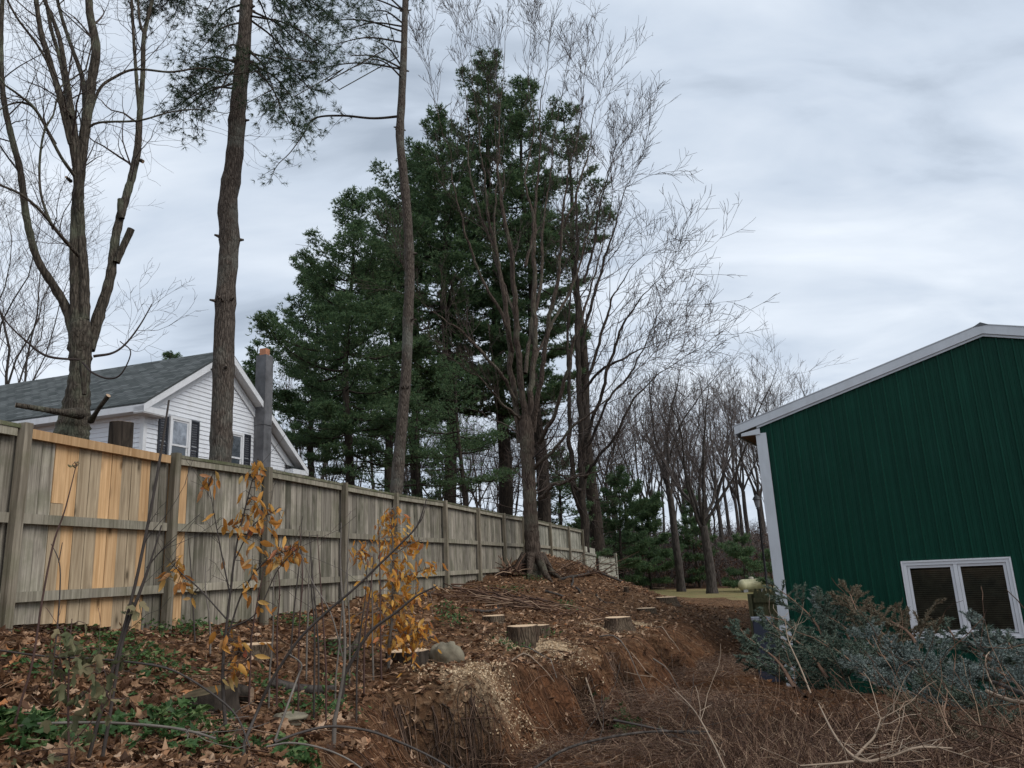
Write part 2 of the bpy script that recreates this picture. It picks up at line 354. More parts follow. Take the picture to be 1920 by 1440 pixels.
M['beech'] = m_leaf('orange_leaf', [(0, (.42, .17, .04)), (.3, (.60, .27, .05)), (.6, (.72, .40, .08)), (.85, (.70, .46, .15)), (1, (.52, .18, .08))], .45, .55, True)
M['beech_old'] = m_leaf('faded_orange_leaf', [(0, (.34, .14, .04)), (.35, (.54, .24, .05)), (.65, (.66, .36, .09)), (.85, (.42, .30, .12)), (1, (.48, .15, .09))], .4, .6, True)
M['picket'] = m_wood('weathered_picket', (.145, .125, .098), (.385, .345, .28), True, .7, .35, .7)
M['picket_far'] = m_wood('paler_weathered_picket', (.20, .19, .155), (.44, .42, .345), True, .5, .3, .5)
M['tan'] = m_wood('tan_picket', (.25, .185, .115), (.46, .36, .24), True, .4, 0, .5)
M['orange'] = m_wood('fresh_pine_picket', (.46, .27, .125), (.68, .44, .235), True, .25, 0, .45)
M['post'] = m_wood('fence_post_wood', (.125, .102, .072), (.30, .26, .20), False, .5, .3)
M['rail'] = m_wood('fence_rail_wood', (.18, .158, .118), (.39, .35, .275), False, .4, .3)
M['moss_cap'] = m_wood('mossy_cap_wood', (.10, .095, .06), (.24, .22, .16), False, .4, .9)

# ------------------------------------------------------------------ ground
def m_ground():
    m, nt, b = _nt('leaf_covered_soil'); q = NB(nt); o = q.coord()
    at = lambda n: q.n('ShaderNodeAttribute', attribute_name=n).outputs['Fac']
    wv = q.n('ShaderNodeVectorMath', {0: o, 1: q.n('ShaderNodeVectorMath', {0: q.n('ShaderNodeTexNoise', {'Vector': o, 'Scale': 9.0, 'Detail': 3}).outputs[1], 1: (.14, .14, .14)}, operation='MULTIPLY').outputs[0]}, operation='ADD').outputs[0]
    v1 = q.vor(wv, 11); v2 = q.vor(wv, 19)
    r1 = q.n('ShaderNodeSeparateColor', {0: v1.outputs['Color']}).outputs[0]; r2 = q.n('ShaderNodeSeparateColor', {0: v2.outputs['Color']}).outputs[1]
    stops = [(0, (.03, .016, .009)), (.35, (.085, .042, .021)), (.65, (.165, .085, .041)), (.9, (.25, .145, .078)), (1, (.34, .22, .135))]
    leaf = q.mix(.5, q.ramp(r1, stops), q.ramp(r2, stops))
    big = q.noise(o, .9, 5, .6)
    leaf = q.mix(q.ramp(big, [(.4, (0, 0, 0)), (.7, (.45,) * 3)]), leaf, (.05, .03, .018))
    nv = q.map(wv, (1, 1, .25)); n1 = q.noise(nv, 26, 8, .7, .8); n2 = q.noise(o, 2.2, 6, .65)
    red = q.ramp(n1, [(.3, (.03, .015, .009)), (.48, (.115, .050, .024)), (.66, (.225, .10, .047)), (.85, (.31, .18, .10))])
    red = q.mix(q.ramp(n2, [(.42, (0, 0, 0)), (.62, (.75,) * 3)]), red, (.028, .017, .011))
    col = q.mix(at('needle'), leaf, red)
    sd = q.math('MULTIPLY', at('sawdust'), q.ramp(q.noise(o, 22, 6, .7), [(.36, (0, 0, 0)), (.56, (1, 1, 1))]))
    col = q.mix(sd, col, (.56, .42, .27))
    col = q.mix(q.math('MULTIPLY', at('humus_shade'), q.ramp(q.noise(o, 7, 5, .65), [(.3, (.5,) * 3), (.6, (1, 1, 1))])), col, (.016, .012, .009))  # black soil in the hollows, its colour also standing in for their shade
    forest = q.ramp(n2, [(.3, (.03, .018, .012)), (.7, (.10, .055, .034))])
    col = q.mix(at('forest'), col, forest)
    h = q.math('ADD', q.math('MULTIPLY', v1.outputs[0], 1.0), q.math('ADD', q.math('MULTIPLY', v2.outputs[0], .6), q.math('MULTIPLY', n1, .8)))
    setb(b, q, col, .95, q.bump(h, .9, .05), .1); return m
def m_lawn():
    m, nt, b = _nt('mown_lawn'); q = NB(nt); o = q.coord()
    n = q.noise(o, 1.1, 6, .65); f = q.noise(o, 16, 6, .7)
    c = q.ramp(f, [(.3, (.10, .095, .035)), (.7, (.22, .20, .09))]); c = q.mix(q.ramp(n, [(.42, (0, 0, 0)), (.66, (.8,) * 3)]), c, (.24, .165, .085))
    setb(b, q, c, .95, q.bump(f, .6, .04), .1); return m
SAW = [(G(872, 1254), .34, .38), (G(818, 1250), .25, .3), (G(915, 1272), .2, .2), (G(1008, 1206), .40, .4), (G(1048, 1216), .26, .35), (G(955, 1205), .22, .3), (G(1143, 1183), .34, .3), (G(1200, 1172), .22, .3)]
CHIPS = SAW + [(G(935, 1300), .22, .2), (G(965, 1340), .25, .2), (G(1000, 1375), .22, .2), (G(1080, 1240), .25, .3)]
def build_ground():
    def axis(parts):
        out = []
        for a, b, s in parts: out += list(np.arange(a, b, s))
        return np.array(out)
    def grow_ax(a, b, s0, k):
        out = []; x = a; s = s0
        while x < b: out.append(x); x += s; s *= k
        return out
    xs = np.concatenate([-np.array(grow_ax(6.2, 420, .15, 1.12))[::-1], np.arange(-6.1, 4.0, .06), grow_ax(4.0, 420, .1, 1.09)])
    ys = np.concatenate([-np.array(grow_ax(2, 120, .4, 1.35))[::-1], np.arange(-1.5, 2.5, .25), np.arange(2.5, 14, .06), grow_ax(14, 640, .09, 1.022)])
    X, Y = np.meshgrid(xs, ys); Z = ground(X, Y)
    nx, ny = len(xs), len(ys)
    V = np.stack([X, Y, Z], -1).reshape(-1, 3)
    i = np.arange(ny - 1)[:, None] * nx + np.arange(nx - 1)[None]
    F = np.stack([i, i + 1, i + nx + 1, i + nx], -1).reshape(-1, 4)
    c = V[F].mean(1)
    cx, cy = c[:, 0], c[:, 1]
    lawn = (cy > 34 + 7 * vnoise(cx, cy, .22, 21) + 4 * vnoise(cx, cy, .8, 22) + np.clip(12 - cx, 0, 8) * .8) & (cy < 53 + 4 * vnoise(cx, cy, .2, 23)) & (cx > 4.6 + 1.6 * vnoise(cx, cy, .3, 24)) & (cx < 45)
    s = crest_sd(X, Y)
    needle = np.clip((s + .25 + .5 * vnoise(X, Y, 1.1, 31)) / .5, 0, 1) * np.clip((17 - Y) / 5, .15, 1) * np.clip(1.25 + 1.2 * vnoise(X, Y, .8, 32), .35, 1)
    saw = np.zeros_like(X)
    for p, r, ry in SAW: saw = np.maximum(saw, np.exp(-((X - p[0]) ** 2 / (r * r) + (Y - p[1]) ** 2 / (ry * ry)) ** 1.2))
    saw = np.clip(saw * (1.1 + .9 * vnoise(X, Y, 3.0, 33)), 0, 1)
    hum_shade = np.zeros_like(X)  # mask over the pits: dark soil plus painted hollow shade
    for c, (r, dp) in zip(PITS, PITR): hum_shade = np.maximum(hum_shade, np.exp(-(((X - c[0]) ** 2 + (Y - c[1]) ** 2) / (1.2 * r * r)) ** 1.5))
    hum_shade = np.clip(hum_shade * (1.1 + 1.3 * vnoise(X, Y, 4.0, 35)), 0, 1)
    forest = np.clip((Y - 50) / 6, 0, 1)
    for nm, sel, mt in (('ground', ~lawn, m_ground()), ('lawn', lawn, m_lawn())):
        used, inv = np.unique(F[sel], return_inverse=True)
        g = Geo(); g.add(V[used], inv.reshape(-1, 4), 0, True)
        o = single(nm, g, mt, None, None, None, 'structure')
        for an, arr in (('needle', needle), ('sawdust', saw), ('humus_shade', hum_shade), ('forest', forest)):
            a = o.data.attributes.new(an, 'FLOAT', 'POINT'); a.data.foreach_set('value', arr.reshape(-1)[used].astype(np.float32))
build_ground()

# ------------------------------------------------------------------ picket fence
ZTOP = 3.0
def fence():
    up = np.array([0, 0, 1.0])
    tops = []
    for px, py in [(33, 799), (318, 854), (493, 880), (637, 908), (736, 927), (828, 941), (890, 954), (939, 964), (976, 970)]:
        v = ray(px, py); tops.append(EYE + v * ((ZTOP - 1.6) / v[2]))
    for px, py, d in [(1001, 975, 24.0), (1027, 981, 25.9), (1062, 988, 28.0), (1088, 994, 30.0)]: tops.append(P(px, py, d))
    d0 = nrm((tops[1] - tops[0]) * np.array([1, 1, 0]))
    tops = [tops[0] - d0 * 1.95, ] + tops
    tops.insert(0, tops[0] - d0 * 1.95)
    base = tops[2] * np.array([1, 1, 0]); base[2] = gz(base[0], base[1])
    f = thing('picket_fence', 'long weathered grey wooden fence with orange replacement boards, running up behind the stumps', 'fence', base)
    FR = random.Random(5)
    FRESH = {2: ['g', 'g', 'g', 'ot', 'o', 't', 't', 'o', 'o', 't', 't', 'o', 'g2'], 3: ['o', 'o', 'g', 'g', 'g', 'g', 'g', 'g', 'g', 'g', 'g', 'g', 'g']}
    meshes = {}
    for i in range(len(tops)):
        p = tops[i]; dr = nrm((tops[min(i + 1, len(tops) - 1)] - tops[max(i - 1, 0)]) * np.array([1, 1, 0])); nn = np.array([dr[1], -dr[0], 0])  # nn: towards the camera side
        gb = gz(p[0] + nn[0] * .07, p[1] + nn[1] * .07)
        g = Geo(); lean = dr * FR.uniform(-.02, .02)
        hh = p[2] + .02 - gb + .12
        w, t = .042, .044
        lo, hi, ch = 0, hh, .007
        ring = [(-w + ch, -t), (w - ch, -t), (w, -t + ch), (w, t - ch), (w - ch, t), (-w + ch, t), (-w, t - ch), (-w, -t + ch)]
        o0 = np.array([p[0], p[1], gb - .12]) + nn * .075
        r = np.array([o0 + dr * a + nn * b for a, b in ring]); g.prism(r, up * hh + lean)
        part('post', g, M['post'], f, org=o0)
    for i in range(len(tops) - 1):
        a, b = tops[i], tops[i + 1]; e = (b - a) * np.array([1, 1, 0]); L = np.linalg.norm(e); dr = e / L; nn = np.array([dr[1], -dr[0], 0])
        far = i >= 11; n = max(6, int(round(L / .145))); pw = L / n
        codes = FRESH.get(i, ['g'] * n)
        za, zb = a[2], b[2]
        lows = []
        for k in range(n):
            t = (k + .5) / n; c = a + e * t; zt_ = za + (zb - za) * t
            zlow = max(zt_ - 1.86, gz(c[0], c[1]) + .03) if not far else zt_ - 1.7
            if i == 2: zlow = 1.37 - .21 * t
            if i < 2: zlow = max(zlow, 1.36)
            zlow += FR.uniform(-.02, .02); lows.append(zlow)
            cd = codes[k] if k < len(codes) else 'g'
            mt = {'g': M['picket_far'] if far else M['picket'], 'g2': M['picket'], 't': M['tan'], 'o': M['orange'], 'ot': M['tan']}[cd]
            hgt = zt_ - .03 - zlow; org = np.array([c[0], c[1], zlow]) - nn * .012
            off = FR.uniform(-.004, .004); yaw = FR.uniform(-.03, .03)
            dr2 = dr * cos(yaw) + nn * sin(yaw); nn2 = nn * cos(yaw) - dr * sin(yaw)
            hw = pw / 2 - FR.uniform(.0015, .0045)
            g = Geo(); tl = FR.uniform(-.004, .004)
            ax = np.array([dr2, nn2, up + dr2 * tl / hgt])
            zsplit = None
            if cd == 'ot': zsplit = hgt - .6
            if zsplit:
                g.box(org, ax, (-hw, -.009 + off, 0), (hw, .009 + off, zsplit - .002)); part('picket', g, M['tan'], f, 'tan picket below a newer pine piece', org=org)
                g = Geo(); g.box(org, ax, (-hw, -.007 + off, zsplit + .002), (hw, .011 + off, hgt)); part('picket', g, M['orange'], f, 'short fresh orange pine piece', org=org)
            else:
                g.box(org, ax, (-hw, -.009 + off, 0), (hw, .009 + off, hgt))
                part('picket', g, mt, f, {'o': 'fresh orange pine picket', 't': 'tan newer picket'}.get(cd), org=org)
        # rails (camera side), top rail and cap
        for hz, nm in ((1.0, 'top_rail'), (.60, 'middle_rail'), (.245, 'lower_rail')):
            g = Geo(); HH = 1.83
            for (ta, tb_) in ((0, 1),):
                pa = a + dr * .05; pb = b - dr * .05
                za2 = za - HH * (1 - hz) - .055; zb2 = zb - HH * (1 - hz) - .055
                o0 = np.array([pa[0], pa[1], za2]); ex = np.array([pb[0], pb[1], zb2]) - o0
                l = np.linalg.norm(ex)
                sag = FR.uniform(-.012, .012)
                g.box(o0 + nn * .02, np.array([nn, up + dr * 0, ex / l]), (0.001, -.042, 0), (.039, .042, l))
            fresh = i == 2 and nm == 'top_rail'
            part(nm, g, M['orange'] if fresh else M['rail'], f, 'fresh pine top rail' if fresh else None, org=o0)
        if i != 2:
            g = Geo(); pa = a + dr * .0; o0 = np.array([a[0], a[1], za - .026]); ex = b - a; l = np.linalg.norm(ex)
            g.box(o0, np.array([nn, up, ex / l]), (-.045, 0, .012), (.068, .034, l - .012))
            part('cap_board', g, M['moss_cap'], f, org=o0)
    # stepped-down end section
    E0, E1 = P(1090, 1023, 30.3), P(1115, 1029, 31.6); e = (E1 - E0) * np.array([1, 1, 0]); L = np.linalg.norm(e); dr = e / L; nn = np.array([dr[1], -dr[0], 0])
    n = int(L / .14)
    for k in range(n):
        c = E0 + e * (k + .5) / n; zz = E0[2] + (E1[2] - E0[2]) * (k + .5) / n; lo = gz(c[0], c[1])
        g = Geo(); g.box((c[0], c[1], lo), np.array([dr, nn, up]), (-L / n / 2 + .002, -.01, 0), (L / n / 2 - .002, .01, zz - lo)); part('picket', g, M['picket_far'], f, org=(c[0], c[1], lo))
    g = Geo(); g.box(E0 + nn * .02, np.array([nn, up, (E1 - E0) / np.linalg.norm(E1 - E0)]), (0, -.3, 0), (.04, -.22, L)); part('middle_rail', g, M['picket_far'], f, org=E0)
    g = Geo(); g.box((E1[0], E1[1], gz(E1[0], E1[1])), np.array([dr, nn, up]), (0.01, -.01, 0), (.11, .09, .55)); part('post', g, M['bark_far_pine'], f, org=E1)
    # low picket gate at the far end
    A0, A1 = P(1121, 1042, 32.2), P(1152, 1046, 33.6); b0 = (A0[0], A0[1], gz(A0[0], A0[1]))
    gt = thing('picket_gate', 'low pale picket gate with pointed tops at the far end of the fence', 'gate', b0)
    e = (A1 - A0) * np.array([1, 1, 0]); L = np.linalg.norm(e); dr = e / L; nn = np.array([dr[1], -dr[0], 0]); n = 9
    for k in range(n):
        c = A0 + e * (k + .5) / n; zz = A0[2] + (A1[2] - A0[2]) * (k + .5) / n; lo = min(gz(c[0], c[1]), zz - .9); w = L / n / 2 - .006
        o0 = np.array([c[0], c[1], lo]); h = zz - lo
        g = Geo(); g.prism([o0 - dr * w, o0 + dr * w, o0 + dr * w + up * (h - .1), o0 + up * h, o0 - dr * w + up * (h - .1)], nn * .02); part('picket', g, M['picket_far'], gt, org=o0)
    for zz in (.25, .75):
        g = Geo(); g.box(A0 + nn * .024, np.array([nn, up, (A1 - A0) / np.linalg.norm(A1 - A0)]), (0, -zz - .04, 0), (.035, -zz + .04, L)); part('rail', g, M['picket_far'], gt, org=A0)
    g = Geo(); g.box((A1[0], A1[1], gz(A1[0], A1[1]) - .1), np.array([dr, nn, up]), (0.02, -.03, 0), (.12, .07, 1.25)); part('post', g, M['picket_far'], gt, org=A1)
    return tops
FTOPS = fence()

# ------------------------------------------------------------------ white house
def m_shingle():
    m, nt, b = _nt('asphalt_shingle'); q = NB(nt); uv = q.coord('UV')
    br = q.n('ShaderNodeTexBrick', {'Vector': uv, 'Color1': (.035, .042, .042, 1), 'Color2': (.13, .14, .14, 1), 'Mortar': (.02, .024, .024, 1), 'Scale': 1.0, 'Mortar Size': .012, 'Brick Width': .3, 'Row Height': .14}, offset=.5)
    n = q.noise(q.map(uv, (1, 1, 1)), 3.5, 6, .6); c = q.mix(q.ramp(n, [(.35, (0, 0, 0)), (.7, (.5,) * 3)]), br.outputs[0], (.075, .085, .08))
    setb(b, q, c, .9, q.bump(br.outputs[1], .6, .02), .2); return m
def build_house():
    siding = m_plain('white_vinyl_siding', (.74, .76, .79), .5, .04, 2.0, .35, dirt=(.52, .53, .52))
    trim = m_plain('white_trim_paint', (.70, .71, .72), .5, .06, 3.0, .35, dirt=(.5, .5, .48))
    soffit = m_plain('soffit_paint', (.58, .58, .57), .6, .08, 3.0)
    glass = m_plain('house_glass', (.045, .055, .065), .06, .3, 1.5, .8)
    curtain = m_plain('lace_curtain', (.26, .29, .33), .8, .6, 4, .2)
    shut = m_plain('charcoal_shutter', (.022, .024, .032), .5, .2, 3)
    shutb = m_plain('shutter_backing', (.40, .41, .42), .6, .1, 3)
    conc = m_plain('chimney_block', (.145, .145, .15), .9, .4, 2.2, .2, bump=.5, bscale=25, dirt=(.055, .058, .062))
    flue = m_plain('clay_flue', (.42, .19, .11), .8, .2, 6, .2)
    shg = m_shingle()
    c0 = P(270, 790, 18); u = nrm((.304, .953, 0)); v = np.array([-u[1], u[0], 0]); out = np.array([u[1], -u[0], 0]); up = np.array([0, 0, 1.0])
    gnd = 2.3; O = np.array([c0[0], c0[1], 0]); UV_ = np.array([u, v, up])
    hs = thing('white_house', 'white clapboard house with dark shingle roof and shuttered windows behind the fence', 'house', (c0[0], c0[1], gnd))
    Wd, zf, zr, rid, zrid, LEN = 6.15, 5.83, 5.00, 2.62, 7.62, 14.0
    lap = .115
    def W(a, b, c): return O + a * u + b * v + c * up
    def roofz(a): return zf + .02 + (zrid - zf) * a / rid if a < rid else zrid - (zrid - zr) * (a - rid) / (Wd - rid)
    # gable clapboards: real lapped courses
    g = Geo(); z = gnd
    wins = [(.86, 1.44, 4.35, 5.70), (3.0, 3.58, 4.3, 5.66)]
    while z < zrid:
        z2 = z + lap
        zz = min(z2, zrid - .02)
        a0 = 0 if zz <= zf else (zz - zf) / (zrid - zf) * rid
        a1 = Wd if zz <= zr else rid + (zrid - zz) / (zrid - zr) * (Wd - rid)
        if a1 - a0 > .05:
            g.add([W(a0, -.022, z), W(a1, -.022, z), W(a1, -.004, z2), W(a0, -.004, z2)], [[0, 1, 2, 3]])
            g.add([W(a0, -.022, z), W(a1, -.022, z), W(a1, .0, z), W(a0, .0, z)], [[0, 3, 2, 1]])
        z = z2
    part('gable_siding', g, siding, hs)
    g = Geo(); z = gnd
    while z < zf:
        z2 = min(z + lap, zf)
        g.add([W(-.022, 0, z), W(-.022, LEN, z), W(-.004, LEN, z2), W(-.004, 0, z2)], [[0, 3, 2, 1]])
        g.add([W(-.022, 0, z), W(-.022, LEN, z), W(0, LEN, z), W(0, 0, z)], [[0, 1, 2, 3]])
        z = z2
    part('front_siding', g, siding, hs)
    g = Geo(); g.prism([W(0.004, .004, gnd - .8), W(Wd, .004, gnd - .8), W(Wd, .004, zr), W(rid, .004, zrid - .02), W(0.004, .004, zf)], v * (LEN - .01)); part('wall_body', g, siding, hs)
    g = Geo(); g.box(O, UV_, (-.035, -.035, gnd), (.075, .075, zf)); part('corner_board', g, trim, hs)
    g = Geo(); g.box(O, UV_, (Wd - .075, -.035, gnd), (Wd + .035, .075, zr)); part('corner_board', g, trim, hs)
    # roof slopes with overhang
    oh, ro = .38, .32; th = .14
    sl = (zrid - zf) / rid; sr = (zrid - zr) / (Wd - rid)
    zl, zrr = zf - oh * sl + .24, zr - oh * sr + .24; zpk = zrid + .24
    def slab(name, pa, pb, za, zb, mat):
        g = Geo()
        tv = [W(pa, -ro, za), W(pa, LEN + ro, za), W(pb, LEN + ro, zb), W(pb, -ro, zb)]
        g.add(tv, [[0, 1, 2, 3]] if pb < pa else [[3, 2, 1, 0]]); g.add([q - up * th * .35 for q in tv], [[0, 1, 2, 3]])
        for i in range(4): g.add([tv[i], tv[(i + 1) % 4], tv[(i + 1) % 4] - up * th * .35, tv[i] - up * th * .35], [[0, 1, 2, 3]])
        o = part(name, g, mat, hs); sd = math.hypot(pb - pa, zb - za)
        uvl = o.data.uv_layers.new(name='UVMap'); base = [(0, 0), (LEN + 2 * ro, 0), (LEN + 2 * ro, sd), (0, sd)]
        for p in o.data.polygons:
            for li in p.loop_indices: uvl.data[li].uv = base[o.data.loops[li].vertex_index % 4]
        return o
    slab('front_roof', -oh, rid, zl, zpk, shg); slab('rear_roof', Wd + oh, rid, zrr, zpk, shg)
    # rake boards on the gable, rake soffits, frieze
    for nm, pa, za, s in (('front', -oh, zl, 1), ('rear', Wd + oh, zrr, -1)):
        g = Geo(); k = -.055
        ring = [W(pa, -ro - .02, za + k), W(rid, -ro - .02, zpk + k), W(rid, -ro - .02, zpk + k - .2), W(pa, -ro - .02, za + k - .16)]
        g.prism(ring if s > 0 else ring[::-1], v * .02); part('rake_board', g, trim, hs)
        g = Geo(); ring = [W(pa + s * oh * .98, -.06, za + sl * oh - .24), W(rid, -.06, zpk - .24), W(rid, -.06, zpk - .50), W(pa + s * oh * .98, -.06, za + sl * oh - .48)]
        g.prism(ring, v * .035); part('frieze_board', g, trim, hs)
        g = Geo(); g.add([W(pa, -ro, za - .19), W(rid, -ro, zpk - .21), W(rid, 0, zpk - .21), W(pa, 0, za - .19)], [[0, 1, 2, 3]]); part('rake_soffit', g, soffit, hs)
    # eave boxes: front eave fascia + soffit, and the returns on the gable
    g = Geo(); g.box(O, UV_, (-oh, -ro, zl - .20), (-oh + .025, LEN + ro, zl - .045)); part('eave_fascia', g, trim, hs)
    g = Geo(); g.box(O, UV_, (-oh + .03, -ro + .01, zl - .20), (.0, LEN + ro - .01, zl - .18)); part('eave_soffit', g, soffit, hs)
    g = Geo(); g.box(O, UV_, (-.05, -.05, zf - .3), (-.02, LEN, zf - .08)); part('frieze_board', g, trim, hs)
    g = Geo(); g.box(O, UV_, (-oh, -ro - .012, zl - .225), (.42, -.03, zl - .085)); part('eave_return', g, trim, hs)
    g = Geo(); g.box(O, UV_, (-oh + .01, -ro, zl - .25), (.40, -.03, zl - .227)); part('return_soffit', g, soffit, hs)
    g = Geo(); g.box(O, UV_, (Wd - .45, -ro - .012, zrr - .225), (Wd + oh, -.03, zrr - .085)); part('eave_return', g, trim, hs)
    g = Geo(); g.box(O, UV_, (Wd + oh - .025, -ro, zrr - .20), (Wd + oh, LEN + ro, zrr - .045)); part('eave_fascia', g, trim, hs)
    g = Geo(); g.prism([W(Wd - .45, -ro - .01, zrr - .083), W(Wd + oh, -ro - .01, zrr - .083), W(Wd + oh, -ro + .1, zrr - .05), W(Wd - .45, -.03, zrr + .05)], up * .02); part('return_cap', g, shg, hs)
    # windows
    def window(ax, o, x0, x1, z0, z1, cur):
        o = o - .03 * ax[1]
        a, b, c = ax  # along wall, inward, up
        def w3(i, j, k): return o + i * a + j * b + k * c
        g = Geo(); A = np.array(ax)
        t = .075
        for lo, hi in (((x0 - t, -.05, z0 - .09), (x0, .0, z1 + t)), ((x1, -.05, z0 - .09), (x1 + t, 0, z1 + t)), ((x0, -.05, z1), (x1, 0, z1 + t)), ((x0, -.06, z0 - .09), (x1, 0, z0))): g.box(o, A, lo, hi)
        wn = part('window', g, trim, hs, org=o + x0 * a + z0 * c)
        zm = (z0 + z1) / 2
        for zz0, zz1, yy in ((z0, zm + .02, -.012), (zm - .02, z1, -.026)):
            g = Geo(); s = .045
            for lo, hi in (((x0, yy, zz0), (x0 + s, yy + .02, zz1)), ((x1 - s, yy, zz0), (x1, yy + .02, zz1)), ((x0 + s, yy, zz0), (x1 - s, yy + .02, zz0 + s)), ((x0 + s, yy, zz1 - s), (x1 - s, yy + .02, zz1))): g.box(o, A, lo, hi)
            part('sash', g, trim, wn)
            g = Geo(); g.box(o, A, (x0 + s, yy + .006, zz0 + s), (x1 - s, yy + .012, zz1 - s)); part('pane', g, curtain if (cur and zz1 == z1) else glass, wn)
        return wn
    def shutter(ax, o, x0, x1, z0, z1):
        A = np.array(ax); g = Geo(); s = .05; y0, y1 = -.05, -.024
        for lo, hi in (((x0, y0, z0), (x0 + s, y1, z1)), ((x1 - s, y0, z0), (x1, y1, z1)), ((x0 + s, y0, z1 - s), (x1 - s, y1, z1)), ((x0 + s, y0, z0), (x1 - s, y1, z0 + s)), ((x0 + s, y0, (z0 + z1) / 2 - .03), (x1 - s, y1, (z0 + z1) / 2 + .03))): g.box(o, A, lo, hi, 0)
        sh = part('shutter', g, shut, hs, org=o + x0 * ax[0] + z0 * ax[2])
        g = Geo(); z = z0 + s + .01
        while z < z1 - s - .02:
            if abs(z - (z0 + z1) / 2) > .045: g.prism([o + x0 * ax[0] * 1 + (x0 + 0) * 0 + s * ax[0] + yy * ax[1] + zz * ax[2] for yy, zz in ((-.046, z), (-.026, z + .03), (-.026, z + .042), (-.046, z + .012))], ax[0] * (x1 - x0 - 2 * s))
            z += .062
        part('louvre_slat', g, shut, sh, kind='stuff')
        g = Geo(); g.box(o, A, (x0 + s, -.0235, z0 + s), (x1 - s, -.021, z1 - s)); part('shutter_back', g, shutb, sh)
    ga = (u, v, up)
    for k, (x0, x1, z0, z1) in enumerate(wins):
        window(ga, O, x0, x1, z0, z1 - .06, k == 0)
        shutter(ga, O, x0 - .42, x0 - .1, z0 - .08, z1 + .02); shutter(ga, O, x1 + .1, x1 + .42, z0 - .08, z1 + .02)
    fa = (-v, u, up)
    for xx in (-2.6, -5.6, -8.6):
        window(fa, O, xx - .4, xx + .4, 4.0, 5.35, False); shutter(fa, O, xx - .86, xx - .5, 3.95, 5.4); shutter(fa, O, xx + .5, xx + .86, 3.95, 5.4)
    # chimney outside the gable
    g = Geo(); g.box(O, UV_, (4.16, -.36, gnd - .4), (4.52, -.03, 6.0)); ch = part('chimney', g, conc, hs, 'grey block chimney on the gable wall', org=W(4.34, -.2, gnd))
    g = Geo(); g.box(O, UV_, (4.14, -.38, 6.0), (4.50, -.03, 8.1)); part('chimney_stack', g, conc, ch)
    g = Geo(); g.box(O, UV_, (4.21, -.31, 8.1), (4.41, -.10, 8.32)); part('flue_liner', g, flue, ch)
    # roof vent
    g = Geo(); q0 = P(112, 748, 20); 
    a_ = .9; zz = zl + sl * (a_ + oh); g.box(W(a_, 6.6, zz), UV_, (-.06, -.12, -.05), (.1, .12, .16)); part('roof_vent', g, m_plain('vent_metal', (.4, .41, .42), .5), hs)
build_house()

